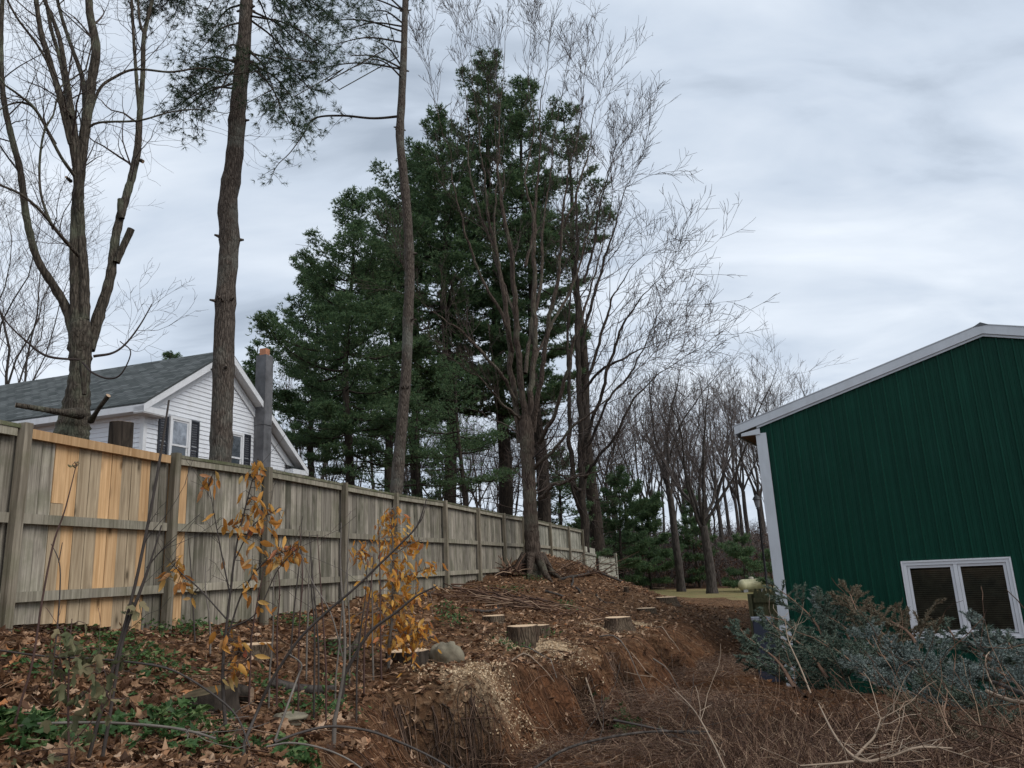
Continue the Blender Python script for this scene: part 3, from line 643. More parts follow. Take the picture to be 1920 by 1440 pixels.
# ------------------------------------------------------------------ green metal building
def build_barn():
    green = m_plain('green_painted_steel', (.006, .047, .030), .42, .14, 1.1, .10, dirt=(.011, .056, .040), streak=.22)
    white = m_plain('white_steel_trim', (.55, .58, .61), .45, .06, 2, .4, dirt=(.40, .42, .43))
    roofm = m_plain('grey_steel_roof', (.42, .44, .46), .4, .1, 2, .4)
    brown = m_plain('plywood_soffit', (.16, .09, .05), .8, .25, 6)
    vinyl = m_plain('white_window_vinyl', (.66, .67, .69), .4, .05, 3, .4)
    glass = m_plain('dark_window_glass', (.012, .013, .013), .08, .3, 1.5, .8)
    blind = m_plain('bamboo_blind', (.15, .12, .085), .8, .3, 9)
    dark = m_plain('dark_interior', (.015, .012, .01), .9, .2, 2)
    cc = P(1421, 815, 14.8); th = RAD(60.5); w = np.array([sin(th), -cos(th), 0]); inn = np.array([cos(th), sin(th), 0]); up = np.array([0, 0, 1.0])
    zg = -.85; O = np.array([cc[0], cc[1], 0]); HALF, ZE, PIT = 3.97, 4.03, .275; LEN = 13.0; FW = 2 * HALF; A = np.array([w, inn, up])
    bn = thing('green_barn', 'dark green ribbed metal building with white trim and double window', 'building', (cc[0], cc[1], zg))
    def W(a, b, c): return O + a * w + b * inn + c * up
    def top(a): return ZE + PIT * (a if a < HALF else FW - a)
    WIN = (2.16, 3.72, 0.155, 1.36)
    # ribbed sheets: profile along the wall, cut around the window
    def profile(a0, a1):
        pts = [(a0, 0)]; k = 0; a = a0
        while a < a1 - 1e-6:
            for da, h in ((.0, .0), (.005, .040), (.030, .040), (.035, 0), (.088, 0), (.092, .010), (.106, .010), (.110, 0), (.158, 0), (.162, .010), (.176, .010), (.180, 0)):
                if a + da < a1: pts.append((a + da, h))
            a += .2286
        pts.append((a1, 0)); return pts
    a0 = .02; 
    while a0 < FW - .02:
        a1 = min(a0 + .9144, FW - .02)
        pr = profile(a0, a1); g = Geo()
        xs = []
        for p, q in zip(pr[:-1], pr[1:]):
            if q[0] - p[0] < 1e-6: continue
            seg = [p, q]
            for cut in (WIN[0], WIN[1], HALF):
                ns = [seg[0]]
                for s0, s1 in zip(seg[:-1], seg[1:]):
                    if s0[0] < cut < s1[0]:
                        f_ = (cut - s0[0]) / (s1[0] - s0[0]); ns.append((cut, s0[1] + f_ * (s1[1] - s0[1])))
                    ns.append(s1)
                seg = ns
            for s0, s1 in zip(seg[:-1], seg[1:]):
                mid = (s0[0] + s1[0]) / 2
                spans = [(zg - .05, None)] if not (WIN[0] < mid < WIN[1]) else [(zg - .05, WIN[2]), (WIN[3], None)]
                for z0, z1 in spans:
                    t0 = top(s0[0]) if z1 is None else z1; t1 = top(s1[0]) if z1 is None else z1
                    g.add([W(s0[0], -s0[1], z0), W(s1[0], -s1[1], z0), W(s1[0], -s1[1], t1), W(s0[0], -s0[1], t0)], [[0, 1, 2, 3]])
        part('metal_sheet', g, green, bn, org=W(a0, 0, zg)); a0 = a1
    # shell behind: side walls, back wall
    for nm, a, s in (('side_wall', 0.0, 1), ('side_wall', FW, -1)):
        g = Geo(); g.box(O, A, (min(a, a + s * .1), .03, zg - .3), (max(a, a + s * .1), LEN, ZE)); part(nm, g, green, bn)
    g = Geo(); g.prism([W(.1, LEN - .1, zg - .3), W(FW - .1, LEN - .1, zg - .3), W(FW - .1, LEN - .1, ZE), W(HALF, LEN - .1, top(HALF)), W(.1, LEN - .1, ZE)], inn * .1); part('back_wall', g, green, bn)
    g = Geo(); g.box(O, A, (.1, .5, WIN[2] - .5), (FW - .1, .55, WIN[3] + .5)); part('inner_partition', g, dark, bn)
    # trims
    g = Geo(); g.box(O, A, (-.012, -.056, zg), (.165, -.040, ZE - .13)); g.box(O, A, (-.03, -.056, zg), (-.0125, .16, ZE - .13)); part('corner_trim', g, white, bn)
    g = Geo(); g.box(O, A, (FW - .155, -.056, zg), (FW + .012, -.040, ZE - .13)); part('corner_trim', g, white, bn)
    oh, ov = .42, .34
    ez = ZE - PIT * oh
    for s in (0, 1):
        def X(a): return a if s == 0 else FW - a
        g = Geo(); ring = [W(X(-oh), -.36 + .3, 0) for _ in ()]
        r = [W(X(-oh), -.085, ez + .17), W(X(HALF), -.085, top(HALF) + .17), W(X(HALF), -.085, top(HALF) + .015), W(X(-oh), -.085, ez + .015)]
        g.prism(r if s == 0 else r[::-1], inn * .025); part('rake_trim', g, white, bn)
        g = Geo(); r = [W(X(-.0), -.058, ZE + .012), W(X(HALF), -.058, top(HALF) + .012), W(X(HALF), -.058, top(HALF) - .03), W(X(-.0), -.058, ZE - .03)]
        g.prism(r if s == 0 else r[::-1], inn * .02); part('rake_molding', g, white, bn)
        g = Geo(); r = [W(X(-oh - .01), -.09, ez + .19), W(X(HALF), -.09, top(HALF) + .19), W(X(HALF), -.09, top(HALF) + .172), W(X(-oh - .01), -.09, ez + .172)]
        g.prism(r if s == 0 else r[::-1], inn * (LEN + .2)); part('roof', g, roofm, bn)
        # eave box: white end + brown soffit
        g = Geo(); r = [W(X(-oh + .12), -.079, ez + .02), W(X(.06), -.079, ZE - .035), W(X(.06), -.079, ZE - .15), W(X(-oh + .12), -.079, ZE - .15)]
        g.prism(r if s == 0 else r[::-1], inn * .018); part('eave_end', g, white, bn)
        g = Geo(); g.box(O, A, (min(X(-oh + .1), X(-.032)), -.03, ZE - .16), (max(X(-oh + .1), X(-.032)), LEN, ZE - .145)); part('soffit', g, brown, bn)
        g = Geo(); g.box(O, A, (min(X(-oh), X(-oh + .02)), -.05, ez - .02), (max(X(-oh), X(-oh + .02)), LEN, ez + .165)); part('eave_fascia', g, white, bn)
    g = Geo(); r = [W(HALF - .12, -.092, top(HALF) + .15), W(HALF, -.092, top(HALF) + .215), W(HALF + .12, -.092, top(HALF) + .15)]; g.prism(r, inn * (LEN + .2)); part('ridge_cap', g, m_plain('ridge_cap_metal', (.1, .11, .12), .6), bn)
    # window
    x0, x1, z0, z1 = WIN; g = Geo(); t = .05
    for lo, hi in (((x0, -.030, z0), (x0 + t, .05, z1)), ((x1 - t, -.030, z0), (x1, .05, z1)), ((x0 + t, -.030, z1 - t), (x1 - t, .05, z1)), ((x0 + t, -.034, z0), (x1 - t, .05, z0 + t * .8)), (((x0 + x1) / 2 - .03, -.026, z0 + t), ((x0 + x1) / 2 + .03, .05, z1 - t))): g.box(O, A, lo, hi)
    wn = part('window', g, vinyl, bn, org=W(x0, 0, z0)); xm = (x0 + x1) / 2
    g = Geo()
    for lo, hi in (((x0 - .03, -.044, z0 - .03), (x0 - .002, .0, z1 + .03)), ((x1 + .002, -.044, z0 - .03), (x1 + .03, 0, z1 + .03)), ((x0, -.044, z1 + .002), (x1, 0, z1 + .03)), ((x0, -.046, z0 - .03), (x1, 0, z0 - .002))): g.box(O, A, lo, hi)
    part('window_casing', g, vinyl, wn)
    for a, b in ((x0 + t, xm - .03), (xm + .03, x1 - t)):
        g = Geo(); s = .045
        for lo, hi in (((a + .004, -.008, z0 + t + .004), (a + s, .02, z1 - t - .004)), ((b - s, -.008, z0 + t + .004), (b - .004, .02, z1 - t - .004)), ((a + s, -.008, z1 - t - s), (b - s, .02, z1 - t - .004)), ((a + s, -.008, z0 + t + .004), (b - s, .02, z0 + t + s))): g.box(O, A, lo, hi)
        part('sash', g, vinyl, wn)
        g = Geo(); g.box(O, A, (a + s, .0, z0 + t + s), (b - s, .006, z1 - t - s)); part('pane', g, m_glass, wn)
        g = Geo(); z = z0 + t + s
        while z < z1 - t - s - .03: g.box(O, A, (a + s, .03, z), (b - s, .038, z + .026)); z += .034
        part('blind_slat', g, blind, wn, kind='stuff')
    return O, w, inn
_m, _n, _b = _nt('clear_dark_glass'); _q = NB(_n)
_gl = _q.n('ShaderNodeBsdfGlossy', {'Roughness': .04, 'Color': (.9, .92, .95, 1)}); _tr = _q.n('ShaderNodeBsdfTransparent', {0: (.8, .83, .82, 1)})
_fr = _q.n('ShaderNodeFresnel', {'IOR': 1.45}); _mx = _q.n('ShaderNodeMixShader', {0: _fr.outputs[0]}); _q.link(_tr.outputs[0], _mx.inputs[1]); _q.link(_gl.outputs[0], _mx.inputs[2]); _q.link(_mx.outputs[0], _n.nodes['Material Output'].inputs[0])
m_glass = _m
BARN_O, BARN_W, BARN_IN = build_barn()

# ------------------------------------------------------------------ tree growth
def rdir(R, d, ang):
    d = np.asarray(d); a = np.array([R.gauss(0, 1), R.gauss(0, 1), R.gauss(0, 1)]); a -= d * (a @ d); a /= np.linalg.norm(a) + 1e-9
    return d * cos(ang) + a * sin(ang)
def grow(tb, p, d, L, r, lv, R, o):
    """o: dict(up, wob, kids=[..per level..], ang, minr, seg, ratio)"""
    n = max(3, min(9, int(L / o['seg']) + 2)); st = L / (n - 1)
    pts = [np.asarray(p, float)]; ds = [np.asarray(d, float)]; dd = ds[0]
    up = o['up'] * (1 if lv == 0 else o.get('upk', 1))
    for i in range(n - 1):
        dd = dd + np.array([R.gauss(0, 1), R.gauss(0, 1), R.gauss(0, 1)]) * o['wob'] + np.array([0, 0, up])
        dd = dd / np.linalg.norm(dd); pts.append(pts[-1] + dd * st); ds.append(dd)
    rend = max(o['minr'] * .7, r * .3)
    rad = [r + (rend - r) * i / (n - 1) for i in range(n)]
    tb.add(pts, rad, 6 if r > .05 else 4 if r > .015 else 3)
    kids = o['kids']
    if lv < len(kids):
        m = kids[lv]; m = max(1, int(m * R.uniform(.75, 1.3) * min(1.3, max(.5, L / o.get('ref', L)))))
        for k in range(m):
            t = R.uniform(.18, 1.0) if k else 1.0
            x = t * (n - 1); i = min(int(x), n - 2); f = x - i
            pp = pts[i] * (1 - f) + pts[i + 1] * f; rr = rad[i] * (1 - f) + rad[i + 1] * f
            cd = rdir(R, ds[i + 1], R.uniform(*o['ang']) * (.5 if not k else 1))
            grow(tb, pp, cd, L * R.uniform(*o['ratio']) * (1.15 - .5 * t), max(o['minr'], min(rr * .75, rr * R.uniform(.45, .7))), lv + 1, R, o)
def tipped(pts, rad, rt=.004, f=.35):
    n = len(rad); k = np.clip((np.arange(n) / (n - 1) - f) / (1 - f), 0, 1); return np.maximum(rt, rad * (1 - k) + rt * k)
def spawn(tb, pts, rad, n, Lr, R, o, t0=.15, t1=1.0, bias=None, rmul=.5, lv=0):
    m = len(pts)
    for _ in range(n):
        x = R.uniform(t0, t1) * (m - 1); i = min(int(x), m - 2); f = x - i
        pp = pts[i] * (1 - f) + pts[i + 1] * f; dd = nrm(pts[i + 1] - pts[i]); cd = rdir(R, dd, R.uniform(*o['ang']))
        if bias is not None: cd = nrm(cd + np.asarray(bias))
        grow(tb, pp, cd, R.uniform(*Lr), max(o['minr'], min(.03, rad[i] * rmul * R.uniform(.4, .8))), lv, R, o)
def tufts(g, Pn, D, nn, ln, wd, spread, rg, mi=0):
    Pn = np.asarray(Pn, float); D = np.asarray(D, float); N = len(Pn)
    d = D[:, None, :] * (1 - spread) + rg.standard_normal((N, nn, 3)) * spread
    d /= np.linalg.norm(d, axis=2, keepdims=True) + 1e-9
    s = np.cross(d, rg.standard_normal((N, nn, 3))); s /= np.linalg.norm(s, axis=2, keepdims=True) + 1e-9
    l = ln * rg.uniform(.65, 1.2, (N, nn, 1)); b = Pn[:, None, :] + d * l * .03
    V = np.stack([b - s * wd / 2, b + s * wd / 2, b + d * l], 2).reshape(-1, 3)
    g.add(V, np.arange(len(V)).reshape(-1, 3), mi)
def cut_disc(g, c, n, r, mi=0, k=14, seed=0):
    R = random.Random(seed); n = nrm(n); a = nrm(np.cross(n, (0.3, .9, .1))); b = np.cross(n, a)
    g.add([np.asarray(c) + (a * cos(i * 2 * pi / k) + b * sin(i * 2 * pi / k)) * r * R.uniform(.93, 1.05) for i in range(k)], [list(range(k))], mi)

# ---------------- left bare maple behind the fence
def left_maple():
    R = random.Random(11); d = 9.0
    base = P(132, 835, d); base = drop(base); t = thing('bare_maple', 'bare multi-stemmed grey maple rising behind the left end of the fence', 'tree', base)
    tb = Tubes(); tw = Tubes()
    zpx = 1100
    limbs = [
        [(128, 960, 42), (132, 835, 40), (140, 780, 34), (146, 730, 26), (150, 690, 23), (150, 640, 27), (150, 600, 21)],
        [(142, 640, 16), (125, 580, 13), (100, 535, 12, 8.9), (70, 485, 10.5, 8.8), (50, 410, 10.5, 8.7), (38, 320, 9.5, 8.6), (20, 250, 9, 8.5), (5, 170, 8, 8.4), (2, 60, 7, 8.4), (8, -60, 6, 8.4)],
        [(146, 620, 19), (143, 540, 16), (142, 450, 15.5), (146, 370, 15), (152, 300, 14), (160, 240, 13.5), (172, 150, 13, 9.1), (180, 90, 12.5, 9.1), (168, 20, 11, 9.1), (165, -70, 9, 9.2)],
        [(158, 600, 15), (158, 520, 13), (152, 440, 12), (148, 370, 12, 8.9), (140, 290, 11, 8.8), (118, 200, 9.5, 8.7), (95, 120, 8.5, 8.6), (75, 50, 7.5, 8.6), (62, -50, 6, 8.5)],
        [(150, 320, 9, 8.9), (138, 230, 8.5, 8.9), (122, 130, 7.5, 8.9), (108, 60, 6.5, 8.9), (70, -30, 5, 8.9)],
        [(132, 220, 8, 8.8), (115, 120, 6, 9.2), (95, 50, 5, 9.3), (80, -40, 4, 9.4)],
        [(160, 220, 7, 9.1), (155, 150, 6.5, 9.3), (135, 90, 5.5, 9.4), (118, 40, 5, 9.5), (100, -30, 4, 9.6)],
        [(165, 655, 17, 9.1), (186, 590, 14, 9.2), (207, 520, 12, 9.3), (218, 440, 11, 9.4), (232, 385, 10.5, 9.5), (248, 330, 10, 9.6), (258, 280, 9.5, 9.7), (262, 220, 8, 9.7), (268, 140, 6.5, 9.8), (270, 70, 6, 9.8), (285, 0, 5, 9.9), (295, -60, 4, 9.9)],
        [(263, 225, 6, 9.7), (256, 150, 5, 9.7), (250, 60, 4.5, 9.8), (245, -30, 4, 9.8)],
        [(274, 70, 4.5, 9.8), (262, 40, 4, 9.8), (258, -20, 3.5, 9.8)],
        [(148, 480, 6, 8.8), (112, 440, 5, 8.5), (80, 400, 4.5, 8.2), (40, 365, 4, 8.0), (-10, 343, 3, 7.9)],
        [(100, 430, 4, 8.4), (78, 370, 3.6, 8.3), (74, 310, 3.4, 8.3), (82, 250, 3, 8.2), (100, 215, 2.6, 8.2)],
        [(140, 330, 5, 8.7), (112, 290, 4.5, 8.5), (70, 210, 4, 8.3), (38, 180, 3.5, 8.2), (10, 160, 3, 8.1)],
        [(162, 240, 5, 9.2), (185, 170, 4.4, 9.3), (215, 145, 4, 9.4), (255, 130, 3.6, 9.5), (320, 135, 3, 9.7), (380, 128, 2.4, 9.9), (432, 140, 1.6, 10)],
        [(160, 245, 4, 9.0), (185, 230, 3.5, 9.0), (260, 226, 3, 9.1), (320, 210, 2.2, 9.2), (372, 205, 1.6, 9.3), (425, 213, 1, 9.4)],
        [(130, 270, 4.5, 8.6), (90, 120, 4, 8.4), (30, 30, 3.5, 8.2), (0, -30, 3, 8.2)],
        [(105, 270, 3.5, 8.5), (60, 200, 3, 8.3), (20, 195, 2.6, 8.2), (-20, 220, 2, 8.1)],
    ]
    allp = []
    for i, l in enumerate(limbs):
        pts, rad = pxpath(l, d, 9 * len(l) if i < 9 else 6 * len(l))
        if i < 9: rad = rad * (1 + .05 * np.sin(np.arange(len(rad)) * 1.7 + i))
        if i and pts[-1][2] > 6.2:
            e = nrm(pts[-1] - pts[-4] + np.array([0, 0, .1])); ext = np.array([pts[-1] + e * 2.6 * k / 7 + np.array([R.gauss(0, .05), R.gauss(0, .05), 0]) * k for k in range(1, 8)]); pts = np.vstack([pts, ext]); rad = np.concatenate([rad, np.linspace(rad[-1], .012, 8)[1:]])
        rad = rad * (.8 if i == 0 else .72); tb.add(pts, rad, 12 if i < 9 else 7); allp.append((pts, rad))
    # root flare
    for a in range(6):
        an = a * 1.05 + .3; e = base + np.array([cos(an) * .42, sin(an) * .42, -.1]); s = base + np.array([cos(an) * .12, sin(an) * .12, .55])
        tb.add([s, (s + e) / 2 + np.array([cos(an) * .03, sin(an) * .03, -.12]), e], [.16, .12, .06], 8)
    cutd = Geo()
    for l in ([(218, 492, 7, 9.3), (232, 460, 7, 9.33), (246, 430, 7.2, 9.35)], [(228, 410, 6, 9.4), (226, 392, 6, 9.4), (226, 374, 5.5, 9.4)], [(150, 775, 12, 8.8), (110, 772, 6.5, 8.4), (60, 764, 5.5, 8.2), (30, 759, 5, 8.1)], [(170, 790, 6, 8.8), (184, 768, 4, 8.6), (203, 742, 4.5, 8.5)], [(158, 740, 4, 8.7), (155, 676, 7, 8.7)], [(262, 300, 4, 9.6), (268, 303, 4, 9.6)], [(133, 340, 4, 8.9), (124, 332, 2.5, 8.8)]):
        pts, rad = pxpath(l, d, 8); tb.add(pts, rad, 9); cut_disc(cutd, pts[-1] + nrm(pts[-1] - pts[-2]) * .004, pts[-1] - pts[-2], rad[-1], 0, 12)
    g = tb.into(Geo(), 0, .035, 2); part('trunk', g, M['bark_maple'], t); part('pruned_end', cutd, M['cut_old'], t)
    o = dict(up=.05, wob=.16, kids=[4, 3], ang=(.5, 1.1), minr=.0022, seg=.13, ratio=(.4, .65))
    for i, (pts, rad) in enumerate(allp[1:]):
        spawn(tw, pts, rad, 9 if i < 9 else 11, (.5, 1.7), R, o, .35 if i in (0, 1, 2, 6) else .1, 1.0, None, .5)
    # low side branch over the house roof
    pts, rad = pxpath([(175, 668, 3, 9), (210, 662, 2.4, 9.1), (235, 645, 2, 9.2), (262, 610, 1.6, 9.3), (285, 570, 1, 9.4)], d); tw.add(pts, rad, 5); spawn(tw, pts, rad, 9, (.3, .8), R, o, .3)
    pts, rad = pxpath([(155, 675, 2, 8.7), (90, 668, 2.6, 8.5), (50, 640, 2, 8.4), (10, 600, 1.4, 8.3), (-20, 540, 1, 8.2)], d); tw.add(pts, rad, 5)
    pts, rad = pxpath([(155, 680, 2, 8.6), (175, 700, 2, 8.5), (205, 710, 1.8, 8.5), (228, 700, 1.5, 8.5), (245, 660, 1.2, 8.5), (225, 640, 1, 8.5)], d); tw.add(pts, rad, 5)
    part('crown', tw.into(Geo()), M['twig'], t)
left_maple()

# ---------------- two tall limbed-up pines
def tall_pine(name, label, trunkpx, d, branches, nstub, seed, ntuft, nlen=.10):
    R = random.Random(seed); rg = np.random.default_rng(seed); base = drop(P(trunkpx[0][0], trunkpx[0][1], d)); extra = []
    t = thing(name, label, 'tree', base)
    pts, rad = pxpath(trunkpx, d, 60)
    e = nrm(pts[-1] - pts[-6] + np.array([0, 0, .3])); top_n = 14; ext = np.array([pts[-1] + e * 6.5 * k / top_n for k in range(1, top_n + 1)]); rtop = rad[-1]
    rad = rad * .84 * (1 + .02 * np.sin(np.arange(60) * 1.9) + .015 * np.sin(np.arange(60) * 4.3) + .085 * (np.arange(60) % 7 == 3))
    pts = np.vstack([[pts[0][0], pts[0][1], base[2] - .15], pts, ext]); rad = np.concatenate([[rad[0] * 1.35], rad, np.linspace(rtop * .84, .02, top_n + 1)[1:]])
    for k in range(0, top_n, 1):
        for _ in range(3):
            an = R.uniform(0, 6.28); L_ = (2.6 - .13 * k) * R.uniform(.6, 1.1); h_ = np.array([cos(an), sin(an), 0]); extra.append(np.array([ext[k], ext[k] + h_ * L_ * .5 + np.array([0, 0, .1]), ext[k] + h_ * L_ + np.array([0, 0, .25])]))
    tb = Tubes(); tb.add(pts, rad, 18); g = tb.into(Geo(), 0, .018, seed); 
    # branch collars and stubs
    st = Tubes()
    for _ in range(nstub):
        i = min(len(pts) - 16, 4 + 7 * R.randrange(1, 8)); an = R.uniform(0, 2 * pi); dd = np.array([cos(an), sin(an), R.uniform(-.1, .5)]); s = pts[i] + dd * rad[i] * .8; st.add([s, s + dd * rad[i] * .35, s + dd * rad[i] * .35 + dd * R.uniform(.01, .07)], [.035, .022, .014], 6)
    st.into(g, 0); part('trunk', g, M['bark_pine'], t)
    br = Tubes(); TP = []; TD = []
    for l in list(branches) + extra:
        if isinstance(l, np.ndarray): q, r = smooth_poly(l, 12), np.linspace(.025, .006, 12)
        else: q, r = pxpath(l, d, 6 * len(l))
        br.add(q, r, 5)
        L = np.linalg.norm(np.diff(q, axis=0), axis=1).sum()
        for _ in range(int(L * 8)):
            x = R.uniform(.25, 1) * (len(q) - 1); i = min(int(x), len(q) - 2); p0 = q[i] + (q[i + 1] - q[i]) * (x - i)
            dd = rdir(R, nrm(q[i + 1] - q[i]), R.uniform(.4, 1.0)); dd[2] += .1; ln = R.uniform(.25, .8) * (1.2 - .6 * x / len(q))
            p1 = p0 + dd * ln * .5; p2 = p0 + dd * ln + np.array([0, 0, -.08 * ln]); br.add([p0, p1, p2], [.006, .004, .0025], 3)
            for _k in range(ntuft):
                f = R.uniform(.35, 1.05); c = p0 + (p2 - p0) * f + np.array([R.gauss(0, .07), R.gauss(0, .07), R.gauss(0, .05)])
                if _k % 4 == 0: br.add([p0 + (p2 - p0) * max(0, f - .25), (p0 + (p2 - p0) * f + c) / 2, c], [.003, .0025, .002], 3)
                TP.append(c); TD.append(nrm(dd + np.array([0, 0, .1])))
    part('branches', br.into(Geo()), M['bark_far_pine'], t)
    g = Geo(); tufts(g, TP, TD, 14, nlen, .0085, .5, rg); part('crown', g, M['needles_near'], t)
def near_pines():
    D = 11.0
    br = []
    R = random.Random(77)
    for px, py in [(345, 190), (320, 225), (350, 150), (395, 60), (375, 95), (420, 30), (385, 25), (405, 190), (330, 205), (410, 110), (378, -20), (420, -40), (360, 120)]:
        dd = D + R.uniform(-1.2, 1.6); sy = py - R.uniform(-10, 90); br.append([(452, sy, 2.6), ((452 + px) / 2, (sy + py) / 2 - 14, 1.8, (D + dd) / 2), (px, py, .7, dd)])
    for px, py in [(595, 180), (570, 215), (545, 235), (590, 120), (560, 70), (620, 100), (525, 200), (610, 20), (640, 50), (545, 20), (500, 160), (520, 100), (575, 160), (560, -20), (630, -20)]:
        dd = D + R.uniform(-1.2, 1.6); sy = py - R.uniform(20, 130); br.append([(468, sy, 2.6), ((468 + px) / 2, (sy + py) / 2 - 18, 1.8, (D + dd) / 2), (px, py, .7, dd)])
    for px, py in [(265, 10), (300, 5), (325, 30), (245, 0), (290, 25)]: br.append([(430, py - 80, 2.2), (360, py - 60, 1.6, D + 1), (px, py, .8, D + 1.5)])
    tall_pine('limbed_pine', 'thick reddish pine trunk, limbed up high, crossing in front of the white house', [(412, 880, 24), (417, 760, 23), (420, 640, 23), (424, 540, 22), (430, 450, 22), (427, 405, 23), (428, 370, 21.5), (440, 290, 20), (446, 200, 19), (456, 100, 17.5), (461, 20, 15.5), (466, -80, 14)], D, br, 26, 21, 8)
    D = 16.0; br = []
    br.append([(752, 218, 3), (700, 222, 2.6), (640, 217, 2.4), (590, 222, 2), (570, 250, 1.4, 15.7), (545, 285, 1.1, 15.4), (520, 310, .8, 15.2), (508, 335, .5, 15.1)])
    for (sy, px, py) in [(45, 690, 22), (50, 640, 60), (130, 700, 75), (130, 650, 105), (60, 600, 40), (150, 690, 110), (130, 585, 130), (20, 680, -20), (80, 620, 85), (10, 800, -10), (20, 640, 0)]:
        dd = D + R.uniform(-1, 1); br.append([(757, sy, 2.2), ((757 + px) / 2, (sy + py) / 2 - 12, 1.6, (D + dd) / 2), (px, py, .6, dd)])
    tall_pine('slim_pine', 'slender straight pine trunk standing just behind the middle of the fence', [(742, 930, 15), (748, 860, 13), (755, 780, 12.5), (762, 690, 12), (765, 600, 12), (768, 520, 11.5), (766, 440, 11), (758, 340, 10.5), (750, 260, 10), (753, 190, 9.5), (757, 100, 8.5), (760, 0, 7.5), (762, -80, 7)], D, br, 22, 22, 3, .12)
near_pines()

# ---------------- bare trees in the middle
def central_maple():
    R = random.Random(31); d = 20.5; base = drop(P(1000, 1072, d)); t = thing('tall_bare_maple', 'tall bare tree with many upright stems, standing on the mound before the fence', 'tree', base)
    tb = Tubes(); tw = Tubes(); limbs = []
    limbs.append([(1000, 1085, 30), (1000, 1055, 25), (997, 1000, 21), (993, 930, 20), (990, 870, 20), (988, 830, 22), (985, 780, 21)])
    stems = [
        [(975, 830, 12), (968, 740, 11), (958, 640, 10), (945, 540, 8.5), (933, 470, 7.5), (915, 400, 6.5), (900, 300, 5), (890, 210, 4), (880, 110, 3), (878, 40, 2)],
        [(985, 790, 12), (980, 700, 11, 20.2), (975, 600, 10, 20), (972, 500, 8.5, 19.8), (960, 410, 7, 19.6), (950, 320, 6, 19.5), (945, 220, 5, 19.5), (955, 120, 3.5, 19.4), (960, 20, 2, 19.4)],
        [(992, 790, 11), (995, 690, 10, 20.8), (1000, 590, 9, 21), (1008, 490, 8, 21.2), (1010, 390, 6.5, 21.3), (1018, 290, 5, 21.5), (1015, 190, 4, 21.5), (1030, 90, 3, 21.6), (1035, 0, 2, 21.6)],
        [(1000, 810, 10), (1012, 720, 9, 20.2), (1022, 620, 8, 20), (1035, 530, 7, 19.8), (1050, 430, 6, 19.7), (1062, 330, 5, 19.6), (1082, 220, 4, 19.5), (1092, 120, 2.8, 19.4), (1102, 60, 1.8, 19.4)],
        [(985, 700, 8), (1000, 600, 7, 21.2), (1025, 500, 6, 21.6), (1030, 400, 5.5, 21.8), (1048, 300, 4.5, 22), (1058, 190, 3.5, 22), (1070, 90, 2.4, 22)],
        [(962, 660, 7), (940, 590, 6, 19.8), (905, 520, 5, 19.5), (870, 440, 4.2, 19.3), (850, 350, 3.5, 19.2), (840, 260, 2.8, 19.1), (815, 150, 2, 19), (800, 80, 1.4, 19)],
        [(970, 760, 7), (940, 690, 6, 19.8), (890, 620, 5, 19.3), (845, 580, 4, 19), (800, 540, 3, 18.8), (785, 480, 2, 18.7)],
        [(1012, 830, 8), (1040, 780, 7, 19.7), (1065, 700, 6.5, 19.4), (1085, 610, 5.5, 19.2), (1110, 520, 4.5, 19), (1130, 430, 3.5, 19), (1145, 330, 2.4, 19)],
        [(1010, 935, 7), (1035, 915, 6, 20), (1070, 905, 5, 19.7), (1110, 890, 4, 19.4), (1160, 870, 3, 19.2), (1200, 865, 2, 19)],
        [(1000, 880, 6.5), (1030, 850, 6, 20), (1075, 800, 5, 19.7), (1130, 740, 4, 19.4), (1180, 690, 3, 19.2), (1250, 650, 2, 19)],
        [(978, 790, 5), (960, 770, 4.5, 19.9), (920, 720, 4, 19.5), (870, 690, 3.2, 19.2), (820, 665, 2.2, 19)],
        [(985, 500, 6), (1000, 420, 5, 20.6), (985, 330, 4, 20.8), (995, 230, 3, 21), (985, 120, 2.2, 21), (990, 10, 1.4, 21)],
        [(935, 480, 5), (905, 430, 4, 20.6), (870, 330, 3.4, 20.9), (862, 230, 2.6, 21), (850, 120, 2, 21.1), (842, 40, 1.4, 21.2)],
        [(1048, 440, 4.6), (1085, 370, 4, 20.2), (1110, 280, 3.2, 20.4), (1125, 200, 2.4, 20.6), (1140, 150, 1.6, 20.7)],
        [(996, 700, 6.4, 20.9), (1030, 620, 5.6, 21.4), (1070, 530, 4.8, 21.8), (1098, 420, 4, 22), (1118, 330, 3, 22.2), (1140, 260, 2, 22.3)],
        [(975, 620, 5), (948, 540, 4.4, 21), (925, 430, 3.8, 21.4), (925, 320, 3.2, 21.7), (915, 200, 2.4, 22), (918, 100, 1.6, 22)]]
    limbs += stems; o = dict(up=.10, upk=1.0, wob=.13, kids=[5, 4], ang=(.3, .75), minr=.0055, seg=.3, ratio=(.38, .62))
    for i, l in enumerate(limbs):
        pts, rad = pxpath(l, d, 7 * len(l)); rad = rad * (.66 if i == 0 else .55); rad = rad if i == 0 else tipped(pts, rad)
        if i: pts[2:] += np.cumsum(np.random.default_rng(i).normal(0, .022, (len(pts) - 2, 3)), 0)
        tb.add(pts, rad * (1 + .05 * np.sin(np.arange(len(rad)) * 2.1 + i)), 14 if i == 0 else 7)
        if i:
            spawn(tw, pts, rad, 13, (.7, 1.9), R, o, .3, 1.0, (0, 0, .35), .5); spawn(tw, pts, rad, 5, (.8, 2.0), R, o, .85, 1.0, (0, 0, .5), .9)
    for a in range(7):
        an = a * .9; e = base + np.array([cos(an) * .75, sin(an) * .75, 0]); e = drop(e, -.04); s = base + np.array([cos(an) * .2, sin(an) * .2, .5]); tb.add([s, (s + e) / 2 - np.array([0, 0, .12]), e], [.13, .08, .035], 8)
